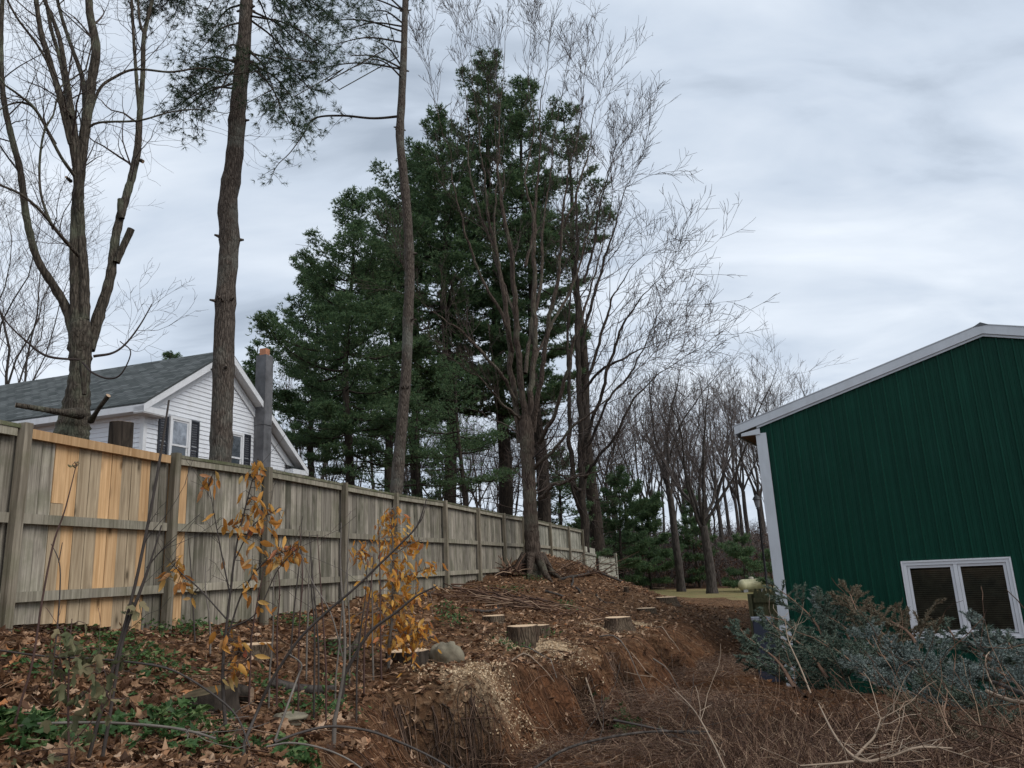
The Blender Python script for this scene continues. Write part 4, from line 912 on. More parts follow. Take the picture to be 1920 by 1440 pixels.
    low = dict(up=.0, wob=.2, kids=[4, 3], ang=(.6, 1.2), minr=.004, seg=.25, ratio=(.4, .65))
    pts, rad = pxpath(limbs[0], d, 40); spawn(tw, pts, rad, 16, (.7, 2.2), R, low, .35, 1.0, None, .12)
    part('trunk', tb.into(Geo(), 0, .03, 4), M['bark_red'], t); part('crown', tw.into(Geo()), M['twig'], t)
central_maple()
def right_maple():
    R = random.Random(41); d = 31.0; base = drop(P(1095, 1010, d)); t = thing('twin_stem_bare_tree', 'bare twin-stemmed tree whose long branches reach right over the lawn', 'tree', base)
    tb = Tubes(); tw = Tubes()
    L = [[(1098, 1040, 13), (1096, 980, 12), (1094, 930, 12), (1092, 860, 9), (1087, 760, 8), (1086, 660, 8), (1090, 560, 7.5), (1094, 450, 6.5), (1097, 350, 5), (1100, 270, 3)],
         [(1090, 960, 9), (1078, 920, 8), (1075, 850, 7), (1070, 780, 6), (1068, 700, 5), (1066, 600, 4.5), (1072, 500, 4), (1080, 420, 3)],
         [(1092, 880, 6), (1105, 820, 5.5, 30.5), (1130, 760, 5, 30), (1155, 690, 4.5, 29.7), (1185, 620, 4, 29.5), (1225, 560, 3, 29.3), (1265, 510, 2, 29), (1290, 480, 1.2, 29)],
         [(1088, 780, 5), (1100, 700, 4.6, 31.5), (1135, 610, 4, 31.8), (1165, 540, 3.2, 32), (1200, 490, 2.4, 32), (1240, 460, 1.6, 32)],
         [(1090, 660, 5), (1105, 580, 4.2, 31), (1125, 500, 3.6, 31), (1145, 420, 3, 31), (1170, 350, 2.2, 31), (1195, 310, 1.4, 31)],
         [(1094, 900, 5), (1120, 860, 4.5, 30), (1165, 800, 4, 29.5), (1200, 740, 3.4, 29.2), (1250, 690, 2.4, 29), (1320, 640, 1.4, 28.8)],
         [(1094, 530, 4), (1115, 440, 3.4, 31), (1130, 370, 2.8, 31), (1150, 300, 2, 31), (1185, 250, 1.2, 31)],
         [(1087, 740, 4.4), (1130, 690, 3.8, 30.4), (1180, 660, 3, 30), (1230, 640, 2.2, 29.8), (1290, 610, 1.4, 29.6)],
         [(1092, 920, 5), (1070, 905, 4, 30), (1045, 890, 3, 29.6), (1015, 870, 2, 29.3)],
         [(1094, 850, 5), (1125, 790, 4, 30), (1150, 740, 3.4, 29.6), (1190, 700, 2.8, 29.3), (1240, 590, 2, 29), (1280, 560, 1.3, 29)]]
    o = dict(up=.06, wob=.13, kids=[5, 4], ang=(.35, .9), minr=.0088, seg=.4, ratio=(.4, .65))
    for i, l in enumerate(L):
        pts, rad = pxpath(l, d, 6 * len(l)); rad = tipped(pts, rad * .66, .006, .5); pts[2:] += np.cumsum(np.random.default_rng(i).normal(0, .03, (len(pts) - 2, 3)), 0)
        tb.add(pts, rad, 10 if i < 2 else 6); spawn(tw, pts, rad, 5, (1, 2.6), R, o, .85, 1.0, (.2, 0, .3), .9); spawn(tw, pts, rad, 9 if i < 2 else 12, (1.2, 3.0), R, o, .4 if i < 2 else .25, 1.0, (.25, 0, .15), .5)
    part('trunk', tb.into(Geo(), 0, .03, 5), M['bark_far_pine'], t); part('crown', tw.into(Geo()), M['twig'], t)
right_maple()

# ---------------- white pines behind
def white_pine(label, px, d, ptop, rpx, cbpx, seed, dens=1.0, group='evergreen pines behind the fence', tl=.17, twd=.042, lean=0.0, rbias=None, name='white_pine'):
    R = random.Random(seed); rg = np.random.default_rng(seed)
    gx = P(px, 1000, d); base = np.array([gx[0], gx[1], gz(gx[0], gx[1])]); topz = P(px, ptop, d)[2]; cbz = P(px, cbpx, d)[2]
    H = topz - base[2]; Rm = rpx * d / FPX
    t = thing(name, label, 'tree', base, group)
    ht = lambda z: base + np.array([lean * z / H + .12 * sin(z * .6 + seed), .1 * cos(z * .5 + seed), z])
    n = 16; tb = Tubes(); tb.add([ht(H * i / (n - 1) - (.2 if i == 0 else 0)) for i in range(n)], [(.022 * H * .62) * (1 - i / (n - 1)) + .02 for i in range(n)], 9)
    TP = []; TD = []; br = Tubes(); z = max(.6, cbz - base[2]); wh = lambda z: 1 + .22 * sin(z * 1.9 + seed) + .12 * sin(z * 4.3 + 2 * seed)
    zc = z
    while z < H * .985:
        f = (z - zc) / (H - zc); prof = (1 - f) ** .55 * (.66 + .34 * min(1, f * 3.0)) * wh(z)
        nb = R.choice((4, 5, 5, 6)); a0 = R.uniform(0, 6.28)
        for k in range(nb):
            if R.random() < .14: continue
            az = a0 + k * 6.283 / nb + R.uniform(-.35, .35); L = Rm * 1.12 * prof * R.uniform(.5, 1.2) + .12
            if rbias is not None: L *= 1 + rbias * cos(az)
            el = RAD(-8 + 58 * f + R.uniform(-7, 9)); p = ht(z + R.uniform(-.15, .15)); m = 7; pts = []
            h = np.array([cos(az), sin(az), 0])
            for i in range(m):
                s = i / (m - 1); pts.append(p + h * L * s * cos(el) + np.array([0, 0, L * (s * sin(el) - .10 * sin(pi * s) + .10 * s ** 3)]) + np.array([R.gauss(0, .03), R.gauss(0, .03), R.gauss(0, .02)]) * L * .4)
            br.add(pts, [max(.008, .016 * L * (1 - .8 * i / (m - 1))) for i in range(m)], 4)
            side = np.array([-h[1], h[0], 0])
            nt_ = int(dens * (5 + 92 * L ** 1.22))
            for _ in range(nt_):
                s = 1 - R.random() ** 1.5 * .72; x = s * (m - 1); i = min(int(x), m - 2); q = pts[i] + (pts[i + 1] - pts[i]) * (x - i)
                wdt = L * .26 * (1.15 - s * .8) + .06; c = q + side * R.gauss(0, wdt) + h * R.gauss(0, .10) + np.array([0, 0, R.gauss(.05, .05)])
                TP.append(c); dd = c - q; TD.append(nrm(dd * .6 / (np.linalg.norm(dd) + .1) + h * .5 + np.array([0, 0, .35])))
            for _ in range(int(3 + L * 2.2)):
                s = R.uniform(.3, .95); x = s * (m - 1); i = min(int(x), m - 2); q = pts[i]; e = q + h * R.uniform(.1, .3) * L + side * R.gauss(0, .25 * L) + np.array([0, 0, R.gauss(.04, .05)])
                br.add([q, (q + e) / 2 + np.array([0, 0, -.03]), e], [.012, .009, .006], 3)
        z += R.uniform(.44, .84) * max(1.0, H / 16)
    # dead lower limbs
    z = 1.0
    while z < zc:
        az = R.uniform(0, 6.28); L = Rm * R.uniform(.25, .75); p = ht(z); h = np.array([cos(az), sin(az), R.uniform(-.25, .25)])
        for _ in range(6): q = p + h * L * R.uniform(.25, 1); e = q + np.array([R.gauss(0, .4), R.gauss(0, .4), R.gauss(0, .22)]); br.add([q, (q + e) / 2 + np.array([0, 0, .04]), e], [.009, .007, .005], 3)
       
        br.add([p, p + h * L * .5 + np.array([0, 0, R.gauss(0, .1)]), p + h * L], [.025, .016, .006], 4); z += R.uniform(.08, .22)
    part('trunk', br.into(tb.into(Geo(), 0, .03, seed), 0), M['bark_far_pine'], t)
    g = Geo(); tufts(g, TP, TD, 6, tl * d / 34, twd * d / 34, .42, rg); part('crown', g, M['needles'], t)
PINES = [
    ('broad dense pine right of the white house chimney, filling down to the fence', 650, 30, 380, 150, 850, 101, 1.15, .15),
    ('lower pine at the left edge of the evergreen group, reaching towards the chimney', 585, 35, 505, 115, 820, 102, 1.0, 0),
    ('pine standing behind the slim straight trunk', 735, 35, 395, 115, 800, 103, .75, 0),
    ('pine left of the tallest evergreen, behind the tall bare tree', 850, 36, 215, 145, 760, 104, 1.15, 0),
    ('tallest evergreen, its pointed top seen through the bare stems', 950, 38, 108, 150, 800, 105, 1.15, 0),
    ('pine with a rounded top right of the tallest evergreen', 1020, 36, 150, 130, 740, 106, 1.1, 0),
    ('thin-crowned pine at the right end of the tall evergreens', 1115, 41, 190, 95, 470, 107, .75, 0),
    ('pine with open lower boughs above the middle of the fence', 785, 40, 285, 140, 780, 108, .8, 0)]
for a in PINES: white_pine(*a[:8], lean=a[8])
LOW = [
    ('young pale green pine low behind the tall bare tree', 870, 27, 690, 125, 910, 121, .8),
    ('young pine with sparse boughs behind the fence left of the mound', 790, 29, 730, 110, 930, 122, .7),
    ('bushy young pine behind the far end of the fence', 1165, 46, 895, 70, 1085, 123, 1.2),
    ('young pine with a bright green top right of the far fence end', 1215, 53, 930, 58, 1095, 124, 1.2),
    ('dark young pine tucked behind the twin-stemmed tree', 1050, 37, 850, 80, 1050, 125, 1.0),
    ('short pine at the lawn edge left of the green building', 1385, 47, 1010, 60, 1105, 126, 1.0),
    ('small pine at the wood edge just left of the white corner trim', 1432, 44, 1040, 45, 1105, 127, 1.0),
    ('sparse dark spruce among bare trunks beside the forked tree', 1300, 55, 925, 34, 1085, 128, .7),
    ('low pine in shade at the end of the lawn', 1120, 50, 950, 70, 1090, 129, 1.0)]
for a in LOW: white_pine(*a[:8], group='young pines at the wood edge', name='young_pine', tl=.13, twd=.034)
for lab, px, d, tp, r, cb, sd in [('dark spruce top just left of the chimney', 470, 45, 640, 34, 830, 131), ('small evergreen tip showing above the house ridge', 296, 48, 664, 22, 720, 132)]:
    white_pine(lab, px, d, tp, r, cb, sd, 1.0, None, .12, .035, name='spruce_tree')

# ---------------- far bare wood
def bare_tree(name, label, base, H, r, seed, o, fork=.4, nl=6, spread=(.25, .6), group=None, mt=None, bark=None):
    R = random.Random(seed); t = thing(name, label, 'tree', base, group); tb = Tubes(); tw = Tubes(); p = np.asarray(base, float) - np.array([0, 0, .2]); d = np.array([R.gauss(0, .02), R.gauss(0, .02), 1.0]); pts = [p]; n = 7; hf = H * fork
    for i in range(n): d = nrm(d + np.array([R.gauss(0, .025), R.gauss(0, .025), .25])); pts.append(pts[-1] + d * hf / n)
    tb.add(pts, [r * (1.25 if i == 0 else 1 - .3 * i / n) for i in range(n + 1)], 9)
    a0 = R.uniform(0, 6)
    for k in range(nl):
        an = a0 + k * 2.4; ang = R.uniform(*spread) * (.25 if k == 0 else 1); dd = nrm(np.array([cos(an) * sin(ang), sin(an) * sin(ang), cos(ang)])); L = (H - hf) * R.uniform(.75, 1.0); q = [pts[-1 - (k % 3) // 2]]; m = 9; rr = r * R.uniform(.3, .5)
        for i in range(m): dd = nrm(dd + np.array([R.gauss(0, .15), R.gauss(0, .15), .07])); q.append(q[-1] + dd * L / m)
        rd = [rr * (1 - .85 * i / m) for i in range(m + 1)]; tb.add(q, rd, 6); spawn(tw, np.array(q), rd, o['n'], (L * .16, L * .38), R, o, .2, 1.0, (0, 0, .2), .55)
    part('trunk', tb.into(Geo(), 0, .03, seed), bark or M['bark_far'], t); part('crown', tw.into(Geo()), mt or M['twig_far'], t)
    return t
OF = dict(up=.06, wob=.17, kids=[5, 4], ang=(.35, .8), minr=.008, seg=.55, ratio=(.4, .62), n=9)
b = drop(P(1335, 1108, 44)); bare_tree('forked_maple', 'bare maple with pruned trunk forking wide at the lawn edge left of the building', b, P(1335, 640, 44)[2] - b[2], .30, 201, dict(OF, n=12, minr=.0065), .27, 8, (.3, .68))
b = drop(P(1276, 1085, 50)); bare_tree('slim_bare_tree', 'straight bare tree left of the forked maple at the lawn edge', b, P(1276, 655, 50)[2] - b[2], .27, 202, dict(OF, n=10), .42, 6, (.15, .4))
b = drop(P(20, 700, 30)); bare_tree('far_left_bare_tree', 'fine twiggy bare tree behind the house roof at the left', b, P(20, 365, 30)[2] - b[2], .14, 203, dict(OF, n=18, minr=.0055, wob=.16), .35, 8, (.12, .42))
VAR = []
RV = random.Random(9)
spots = [(1150, 62, 690), (1172, 70, 720), (1195, 58, 760), (1212, 75, 700), (1236, 64, 705), (1252, 82, 740), (1296, 70, 690), (1314, 85, 720), (1362, 66, 690), (1380, 78, 660), (1402, 60, 700), (1418, 74, 680), (1440, 66, 690), (1462, 80, 700), (1482, 72, 690), (1130, 80, 730), (1100, 75, 760), (1060, 70, 760), (700, 62, 640), (760, 70, 700), (560, 66, 640), (610, 74, 650), (830, 66, 760), (900, 72, 760), (940, 80, 780), (1340, 95, 730), (1225, 95, 760), (1180, 90, 770), (1270, 100, 750), (1500, 70, 690), (1520, 76, 680), (660, 78, 640), (1395, 96, 740), (1010, 84, 780), (1445, 92, 740), (1160, 100, 780)] + [(RV.uniform(540, 1010), RV.uniform(46, 62), RV.uniform(720, 820)) for _ in range(16)] + [(RV.uniform(1080, 1480), RV.uniform(58, 74), RV.uniform(760, 900)) for _ in range(14)]
for i, (px, d, tp) in enumerate(spots):
    b = drop(P(px, 1090, d)); H = P(px, tp, d)[2] - b[2]
    if i < 4:
        t = bare_tree('woodland_tree', 'slender bare tree in the leafless wood beyond the lawn', b, 16.0, .2, 300 + i, dict(OF, n=8, minr=.011), .36, 5, (.12, .4), 'bare trees of the far wood'); VAR.append(t)
    else:
        t = copy_tree(VAR[i % 4])
    s = H / 16.0; t.location = tuple(b); t.scale = (s * RV.uniform(.7, 1.1),) * 2 + (s,); t.rotation_euler = (0, 0, RV.uniform(0, 6.28))

# undergrowth at the wood edge: brown stems and clinging dead leaves, uncountable
def undergrowth():
    R = random.Random(55); tb = Tubes(); TP = []; TD = []
    rg = np.random.default_rng(55)
    for _ in range(2600):
        y = 46 + 50 * R.random() ** 1.3; px = R.uniform(1080, 1500) if R.random() < .8 else R.uniform(480, 1080); p = P(px, 1080, y)
        if px > 1180 and y < 54 + 4 * vnoise(np.array([p[0]]), np.array([y]), .2, 23)[0]: continue
        if px < 1080 and y < 50: y += 8
        b = drop(np.array([p[0], y, 0])); h = R.uniform(1.0, 4.2); l = np.array([R.gauss(0, .3), R.gauss(0, .3), 1]); q = b + l * h * .5; e = b + l * h + np.array([R.gauss(0, .2), R.gauss(0, .2), 0])
        tb.add([b, q, e], [.03, .02, .01], 3)
        for _k in range(3): s = b + (e - b) * R.uniform(.3, .9); tb.add([s, s + np.array([R.gauss(0, .3), R.gauss(0, .3), .3]), s + np.array([R.gauss(0, .6), R.gauss(0, .6), .7])], [.014, .01, .007], 3)
        if R.random() < .55:
            for _k in range(9): TP.append(b + (e - b) * R.uniform(.1, .8) + np.array([R.gauss(0, .4), R.gauss(0, .4), R.gauss(0, .2)])); TD.append((0, 0, -1))
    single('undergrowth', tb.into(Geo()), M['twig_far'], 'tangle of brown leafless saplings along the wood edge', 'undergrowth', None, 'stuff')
    g = Geo(); tufts(g, TP, TD, 4, .22, .10, .8, rg); single('dead_leaf_shrubs', g, m_leaf('clinging_dead_leaves', [(0, (.03, .016, .01)), (.6, (.085, .042, .026)), (1, (.14, .075, .045))], .2), 'reddish brown dead leaves clinging to the wood-edge shrubs', 'undergrowth', None, 'stuff')
undergrowth()

# ---------------- far house roof glimpsed through the wood
def far_house():
    b = drop(P(1400, 1060, 78)); u = np.array([.97, -.24, 0]); v = np.array([.24, .97, 0]); up = np.array([0, 0, 1.0]); A = np.array([u, v, up])
    h = thing('far_house', 'brown house with a grey-brown roof half hidden in the wood beyond the lawn', 'house', b)
    zr = P(1400, 1003, 78)[2] - b[2]; ze = P(1400, 1024, 78)[2] - b[2] - .3
    g = Geo(); g.box(b, A, (-5, 0, -1), (4, 7, ze)); part('wall', g, m_plain('brown_wall', (.12, .085, .065), .8), h)
    for s in (0, 1):
        y0, y1 = (-.5, 3.5) if s == 0 else (7.5, 3.5); g = Geo(); q = [b + u * -5.5 + v * y0 + up * (ze - .2), b + u * 4.5 + v * y0 + up * (ze - .2), b + u * 4.5 + v * y1 + up * zr, b + u * -5.5 + v * y1 + up * zr]; g.prism(q if s == 0 else q[::-1], up * .15); part('roof', g, m_plain('brown_roof', (.14, .11, .09), .9), h)
    for x in (-3.2, 1.2):
        g = Geo(); g.box(b, A, (x, -.06, ze - 1.7), (x + 1.1, -.005, ze - .5)); w = part('window', g, m_plain('far_frame', (.4, .4, .4), .6), h); g = Geo(); g.box(b, A, (x + .1, -.075, ze - 1.6), (x + 1.0, -.062, ze - .6)); part('pane', g, m_plain('far_pane', (.05, .06, .07), .1), w)
far_house()

# ------------------------------------------------------------------ things beyond / beside the barn
def lathe(g, c, prof, k=20, mi=0, axis=(0, 0, 1)):
    ax = nrm(axis); a = nrm(np.cross(ax, (0.21, .37, .9) if abs(ax[2]) < .9 else (1, 0, 0))); b = np.cross(ax, a); n = len(prof)
    V = [np.asarray(c) + ax * h + (a * cos(j * 2 * pi / k) + b * sin(j * 2 * pi / k)) * r for r, h in prof for j in range(k)]
    F = [[i * k + j, i * k + (j + 1) % k, (i + 1) * k + (j + 1) % k, (i + 1) * k + j] for i in range(n - 1) for j in range(k)]
    g.add(V, F, mi, True)
def tank():
    d = 44; b = drop(P(1414, 1118, d)); t = thing('propane_tank', 'pale yellowish propane tank with a round cap at the edge of the lawn', 'tank', b)
    m = m_plain('faded_cream_paint', (.50, .47, .29), .5, .15, 2.5, .3, dirt=(.3, .3, .17)); r = .31; L = .62; ax = np.array([.95, .3, 0]); c = b + np.array([0, 0, .36])
    g = Geo(); pr = [(r * sin(i * pi / 16) + .001, -L - r * .8 * cos(i * pi / 16)) for i in range(9)] + [(r * cos(i * pi / 16) + .001, L + r * .8 * sin(i * pi / 16)) for i in range(9)]
    lathe(g, c, pr, 24, 0, ax); part('shell', g, m, t)
    g = Geo(); lathe(g, c + np.array([-.05, 0, r - .03]), [(.13, 0), (.13, .10), (.11, .13), (.001, .15)], 16); part('cap', g, m_plain('tank_cap_paint', (.55, .5, .40), .5), t)
    for s in (-.55, .55):
        g = Geo(); q = c + nrm(ax) * s; g.abox((q[0] - .12, q[1] - .25, b[2] - .1), (q[0] + .12, q[1] + .25, c[2] - r * .75)); part('foot', g, m_plain('block_foot', (.3, .3, .29), .9), t)
tank()
def lamp_post():
    d = 30; b = drop(P(1441, 1120, d)); top = P(1435, 930, d); t = thing('lamp_post', 'thin black lamp post seen beside the barn corner trim', 'lamp post', b); m = m_plain('black_lamp_paint', (.015, .015, .017), .5); H = top[2] - b[2]
    g = Geo(); lathe(g, b, [(.09, -.1), (.09, .2), (.045, .3), (.04, H - .5), (.07, H - .46), (.03, H - .42)], 10); part('pole', g, m, t)
    g = Geo(); lathe(g, b, [(.07, H - .42), (.13, H - .12)], 6); part('lantern_glass', g, m_plain('lantern_glass', (.2, .21, .22), .1), t)
    g = Geo(); lathe(g, b, [(.17, H - .12), (.12, H - .02), (.03, H + .05), (.001, H + .1)], 6); part('lantern_cap', g, m, t)
lamp_post()
def stockade():
    up = np.array([0, 0, 1.0]); a = P(1411, 1104, 16.2); b_ = P(1470, 1106, 15.6); e = (b_ - a) * np.array([1, 1, 0]); L = np.linalg.norm(e); dr = e / L; nn = np.array([dr[1], -dr[0], 0]); zg = gz(a[0], a[1]); top = a[2]; H = top - zg
    t = thing('stockade_fence', 'short mossy stockade fence with pointed pickets against the barn corner', 'fence', (a[0], a[1], zg)); m = m_wood('mossy_stockade_wood', (.075, .07, .035), (.16, .145, .08), True, .4, .8); n = 7; w = L / n
    for k in range(n):
        o0 = np.array([a[0], a[1], zg - .05]) + dr * (k + .5) * w; h = H + .05; hw = w / 2 - .004
        g = Geo(); g.prism([o0 - dr * hw, o0 + dr * hw, o0 + dr * hw + up * (h - .09), o0 + dr * hw * .25 + up * h, o0 - dr * hw * .25 + up * h, o0 - dr * hw + up * (h - .09)], -nn * .02); part('picket', g, m, t, org=o0)
    for z in (H - .22, .35):
        g = Geo(); g.box((a[0], a[1], zg), np.array([dr, nn, up]), (0.02, .003, z - .045), (L, .042, z + .045)); part('rail', g, m, t)
    g = Geo(); g.box((a[0], a[1], zg - .1), np.array([dr, nn, up]), (-.1, -.03, 0), (-.005, .06, H)); part('post', g, m, t)
stockade()
def bin_():
    p = P(1428, 1158, 14.9); zg = gz(p[0], p[1]); t = thing('storage_bin', 'grey plastic storage bin with blue side standing below the stockade fence', 'bin', (p[0], p[1], zg)); H = p[2] - zg
    A = np.array([[.97, -.22, 0], [.22, .97, 0], [0, 0, 1]]); o = (p[0], p[1], zg)
    g = Geo(); g.box(o, A, (-.16, 0, 0), (.2, .3, H - .05)); part('body', g, m_plain('blue_grey_plastic', (.022, .027, .045), .5), t)
    g = Geo(); g.box(o, A, (-.18, -.02, H - .05), (.22, .32, H)); part('lid', g, m_plain('grey_plastic', (.2, .21, .24), .5), t)
bin_()

# ------------------------------------------------------------------ stumps, rock, log
M['stump_bark'] = m_bark('stump_bark', (.04, .026, .018), (.17, .12, .085), .3, 24, (.2, .16, .11), .9, .4)
def stump(name, label, px, pytop, wpx, hpx, seed, fresh=True, group='tree stumps left on the bank', bark='stump_bark', tilt=(0, 0), flare=1.35):
    R = random.Random(seed); b = G(px, pytop + hpx) if hpx < 90 else drop(P(px, pytop, 9.8)); d = b[1]; r = wpx * d / FPX / 2; zg = b[2]; top = zg + .74 * hpx * d / FPX if hpx < 90 else P(px, pytop, 9.8)[2]; t = thing(name, label, 'stump', b, group)
    k = 28; lob = [1 + .07 * sin(3 * a + seed) + .05 * sin(5 * a + seed * 2) + R.gauss(0, .015) for a in np.arange(k) * 2 * pi / k]
    rows = []; H = top - zg + .12
    for j, f in enumerate((0, .12, .3, .6, .85, 1.0)):
        rr = r * (1 + (flare - 1) * (1 - f) ** 2.2)
        rows.append([[b[0] + cos(a) * rr * (1 + (lob[i] - 1) * (1.6 - .6 * f)) * (1 + R.gauss(0, .012)), b[1] + sin(a) * rr * (1 + (lob[i] - 1) * (1.6 - .6 * f)) * (1 + R.gauss(0, .012)), zg - .12 + H * f + (tilt[0] * cos(a) + tilt[1] * sin(a)) * r * f] for i, a in enumerate(np.arange(k) * 2 * pi / k)])
    g = Geo(); V = np.array(rows).reshape(-1, 3); F = [[j * k + i, j * k + (i + 1) % k, (j + 1) * k + (i + 1) % k, (j + 1) * k + i] for j in range(5) for i in range(k)]; g.add(V, F, 0, True)
    part('bark', g, M[bark], t)
    g = Geo(); tp = np.array(rows[-1]); cc = tp.mean(0); mid = cc + (tp - cc) * .93
    g.add(np.vstack([tp * [1, 1, 1], mid + [0, 0, .004]]), [[i, (i + 1) % k, k + (i + 1) % k, k + i] for i in range(k)], 1); g.add(mid + [0, 0, .004], [list(range(k))], 0)
    part('cut_face', g, [M['cut_rings'] if fresh else M['cut_dark'] if fresh is None else M['cut_old'], M['cut_old'] if fresh is not None else M['cut_dark']], t); return t
def m_rings():
    m, nt, b = _nt('growth_rings'); q = NB(nt); o = q.coord(); w = q.n('ShaderNodeTexWave', {'Vector': o, 'Scale': 9.0, 'Distortion': 2.0, 'Detail': 3.0}, wave_type='RINGS', rings_direction='Z').outputs[1]
    c = q.ramp(w, [(0, (.50, .34, .20)), (1, (.70, .53, .36))]); c = q.mix(q.ramp(q.noise(o, 5, 4), [(.5, (0, 0, 0)), (.75, (.5,) * 3)]), c, (.40, .25, .14)); setb(b, q, c, .85, None, .2); return m
M['cut_rings'] = m_rings()
M['cut_dark'] = m_plain('rotten_wood', (.10, .075, .045), .95, .5, 7, .1, dirt=(.05, .06, .025))
stump('tree_stump', 'dark mossy rotting stump in the leaves at lower left', 388, 1290, 92, 46, 1, None, bark='bark_far_pine', tilt=(.1, .05), flare=1.3)
stump('tree_stump', 'small stump with pale top behind the first yellow sapling', 480, 1207, 58, 28, 2, True)
stump('tree_stump', 'narrow brown stump among thin stems below the fence', 632, 1193, 34, 26, 3, False)
stump('tree_stump', 'dark barked stump with sawn top beside the grey rock', 766, 1217, 74, 24, 4, True, bark='bark_far_pine', flare=1.15)
stump('tree_stump', 'low pale-topped stump next to the pile of branches', 927, 1152, 40, 12, 5, True)
stump('tree_stump', 'wide fresh stump on the bank above spilled sawdust', 981, 1170, 54, 29, 6, True, flare=1.08)
stump('tree_stump', 'smaller twin stump joined to the right of the wide fresh stump', 1013, 1168, 32, 24, 7, True, flare=1.08)
stump('tree_stump', 'large flared stump at the crest of the bank nearest the ditch', 1158, 1153, 46, 26, 8, True, flare=1.5)
stump('tree_stump', 'low stump with bright rim farther up behind the large flared stump', 1212, 1139, 34, 9, 9, True)
stump('tree_stump', 'flat dark-edged stump close to the start of the lawn', 1250, 1119, 38, 10, 10, True)
stump('tree_stump', 'tiny post-like stump where the mound meets the lawn', 1175, 1098, 9, 12, 11, True, flare=1.05)
stump('tree_stump', 'flat stump on the lawn near the wood', 1230, 1101, 34, 4, 12, False)
stump('cut_trunk', 'tall sawn-off trunk standing behind the fence before the house', 227, 793, 41, 99, 13, False, None, 'bark_far_pine', flare=1.1)
def rock(label, px, py, wpx, d, hr, seed):
    c = P(px, py, d); c = drop(c); r = wpx * d / FPX / 2; rg = np.random.default_rng(seed); g = Geo(); n, k = 17, 28; V = []
    nz = rg.standard_normal((6, 3)) * 2.2; ph = rg.uniform(0, 6, 6)
    for i in range(n):
        for j in range(k):
            a = i / (n - 1) * pi; q = np.array([sin(a) * cos(j * 2 * pi / k), sin(a) * sin(j * 2 * pi / k), cos(a)]); f = 1 + sum(.065 * sin(nz[m] @ q * 1.6 + ph[m]) for m in range(6)) + sum(.018 * sin(nz[m] @ q * 5 + ph[m]) for m in range(6)); V.append(c + q * f * r * np.array([1, .8, hr]) + [0, 0, r * hr * .45])
    g.add(V, [[i * k + j, i * k + (j + 1) % k, (i + 1) * k + (j + 1) % k, (i + 1) * k + j] for i in range(n - 1) for j in range(k)], 0, True)
    single('rock', g, m_plain('lichened_stone', (.19, .165, .12), .9, .45, 6, .2, bump=.8, bscale=14, dirt=(.13, .125, .08)), label, 'rock', org=c)
rock('pale grey rock half buried beside the dark stump', 838, 1218, 62, 9.1, .75, 3)
rock('small grey stone in the leaves near the rotting log', 545, 1312, 60, 6.3, .4, 4)

def px_branch(name, label, L, d, k=7, mat=None, cat='branch', group=None, lift=0.0, ground_it=False, n=None, kids=None, seed=0):
    pts, rad = pxpath(L, d, n); rad = rad * .74
    if ground_it:
        z = ground(pts[:, 0], pts[:, 1]); pts[:, 2] = np.maximum(pts[:, 2], z + rad * .6)
    tb = Tubes(); tb.add(pts, rad, k); R = random.Random(seed)
    if kids: spawn(tb, pts, rad, kids[0], kids[1], R, dict(up=.03, wob=.14, kids=[2], ang=(.4, .9), minr=.0025, seg=.12, ratio=(.4, .6)), .3, 1.0, None, .5)
    g = tb.into(Geo(), 0, .04, seed + 3)
    for e, s in ((0, -1), (-1, 1)):
        if rad[e] > .012: cut_disc(g, pts[e], (pts[0] - pts[1]) if e == 0 else (pts[-1] - pts[-2]), rad[e], 0, 10)
    return single(name, g, mat or M['twig_dry'], label, cat, group, org=drop(pts[0]))
def ground_log(label, a, b, rpx, seed, mat='bark_far', bend=.04, name='fallen_log', cat='log', group=None, cut=True):
    A = G(*a); B = G(*b); r = rpx * A[1] / FPX; n = 9; R = random.Random(seed); L = np.linalg.norm(B - A); sd = nrm(np.cross(B - A, (0, 0, 1)))
    pts = np.array([A + (B - A) * i / (n - 1) + sd * bend * L * sin(pi * i / (n - 1)) * R.uniform(.7, 1.2) for i in range(n)]); z = ground(pts[:, 0], pts[:, 1]); zz = np.polyval(np.polyfit(np.arange(n), z, 2), np.arange(n)); pts[:, 2] = np.maximum(zz, z - r * .3) + r * .75
    rad = np.linspace(r, r * .78, n); tb = Tubes(); tb.add(pts, rad, 10); o = thing(name, label, cat, drop(A), group); part('bark', tb.into(Geo(), 0, .04, seed), M[mat], o)
    for i, j, rr in ((0, 1, r), (-1, -2, rad[-1])):
        g = Geo(); cut_disc(g, pts[i], pts[i] - pts[j], rr); part('cut_end', g, M['cut_old'], o)
ground_log('grey weathered log lying in leaves right of the mossy stump', (508, 1292), (630, 1300), 10, 1)
ground_log('short thick log end beside the mossy stump', (440, 1318), (472, 1322), 17, 2, 'bark_far_pine', 0)
ground_log('bleached curved limb lying across the mound right of the big trunk', (1050, 1090), (1105, 1072), 2.6, 3, bend=.1, name='fallen_limb', cat='branch')
ground_log('pale forked limb lying on the mound slope', (1090, 1115), (1108, 1080), 2.2, 4, bend=-.12, name='fallen_limb', cat='branch')
ground_log('long grey limb along the top of the mound', (1110, 1078), (1158, 1082), 2.2, 5, bend=.05, name='fallen_limb', cat='branch')
ground_log('short split stick on the leaf slope below the big trunk', (1022, 1112), (1060, 1122), 2.4, 6, bend=.02, name='fallen_limb', cat='branch')
ground_log('thin pale stick lower on the leaf slope', (1118, 1118), (1152, 1132), 1.6, 7, bend=.03, name='fallen_limb', cat='branch')
ground_log('pale root-like stick beside the low stump pile', (880, 1146), (932, 1138), 3, 8, bend=.12, name='fallen_limb', cat='branch')
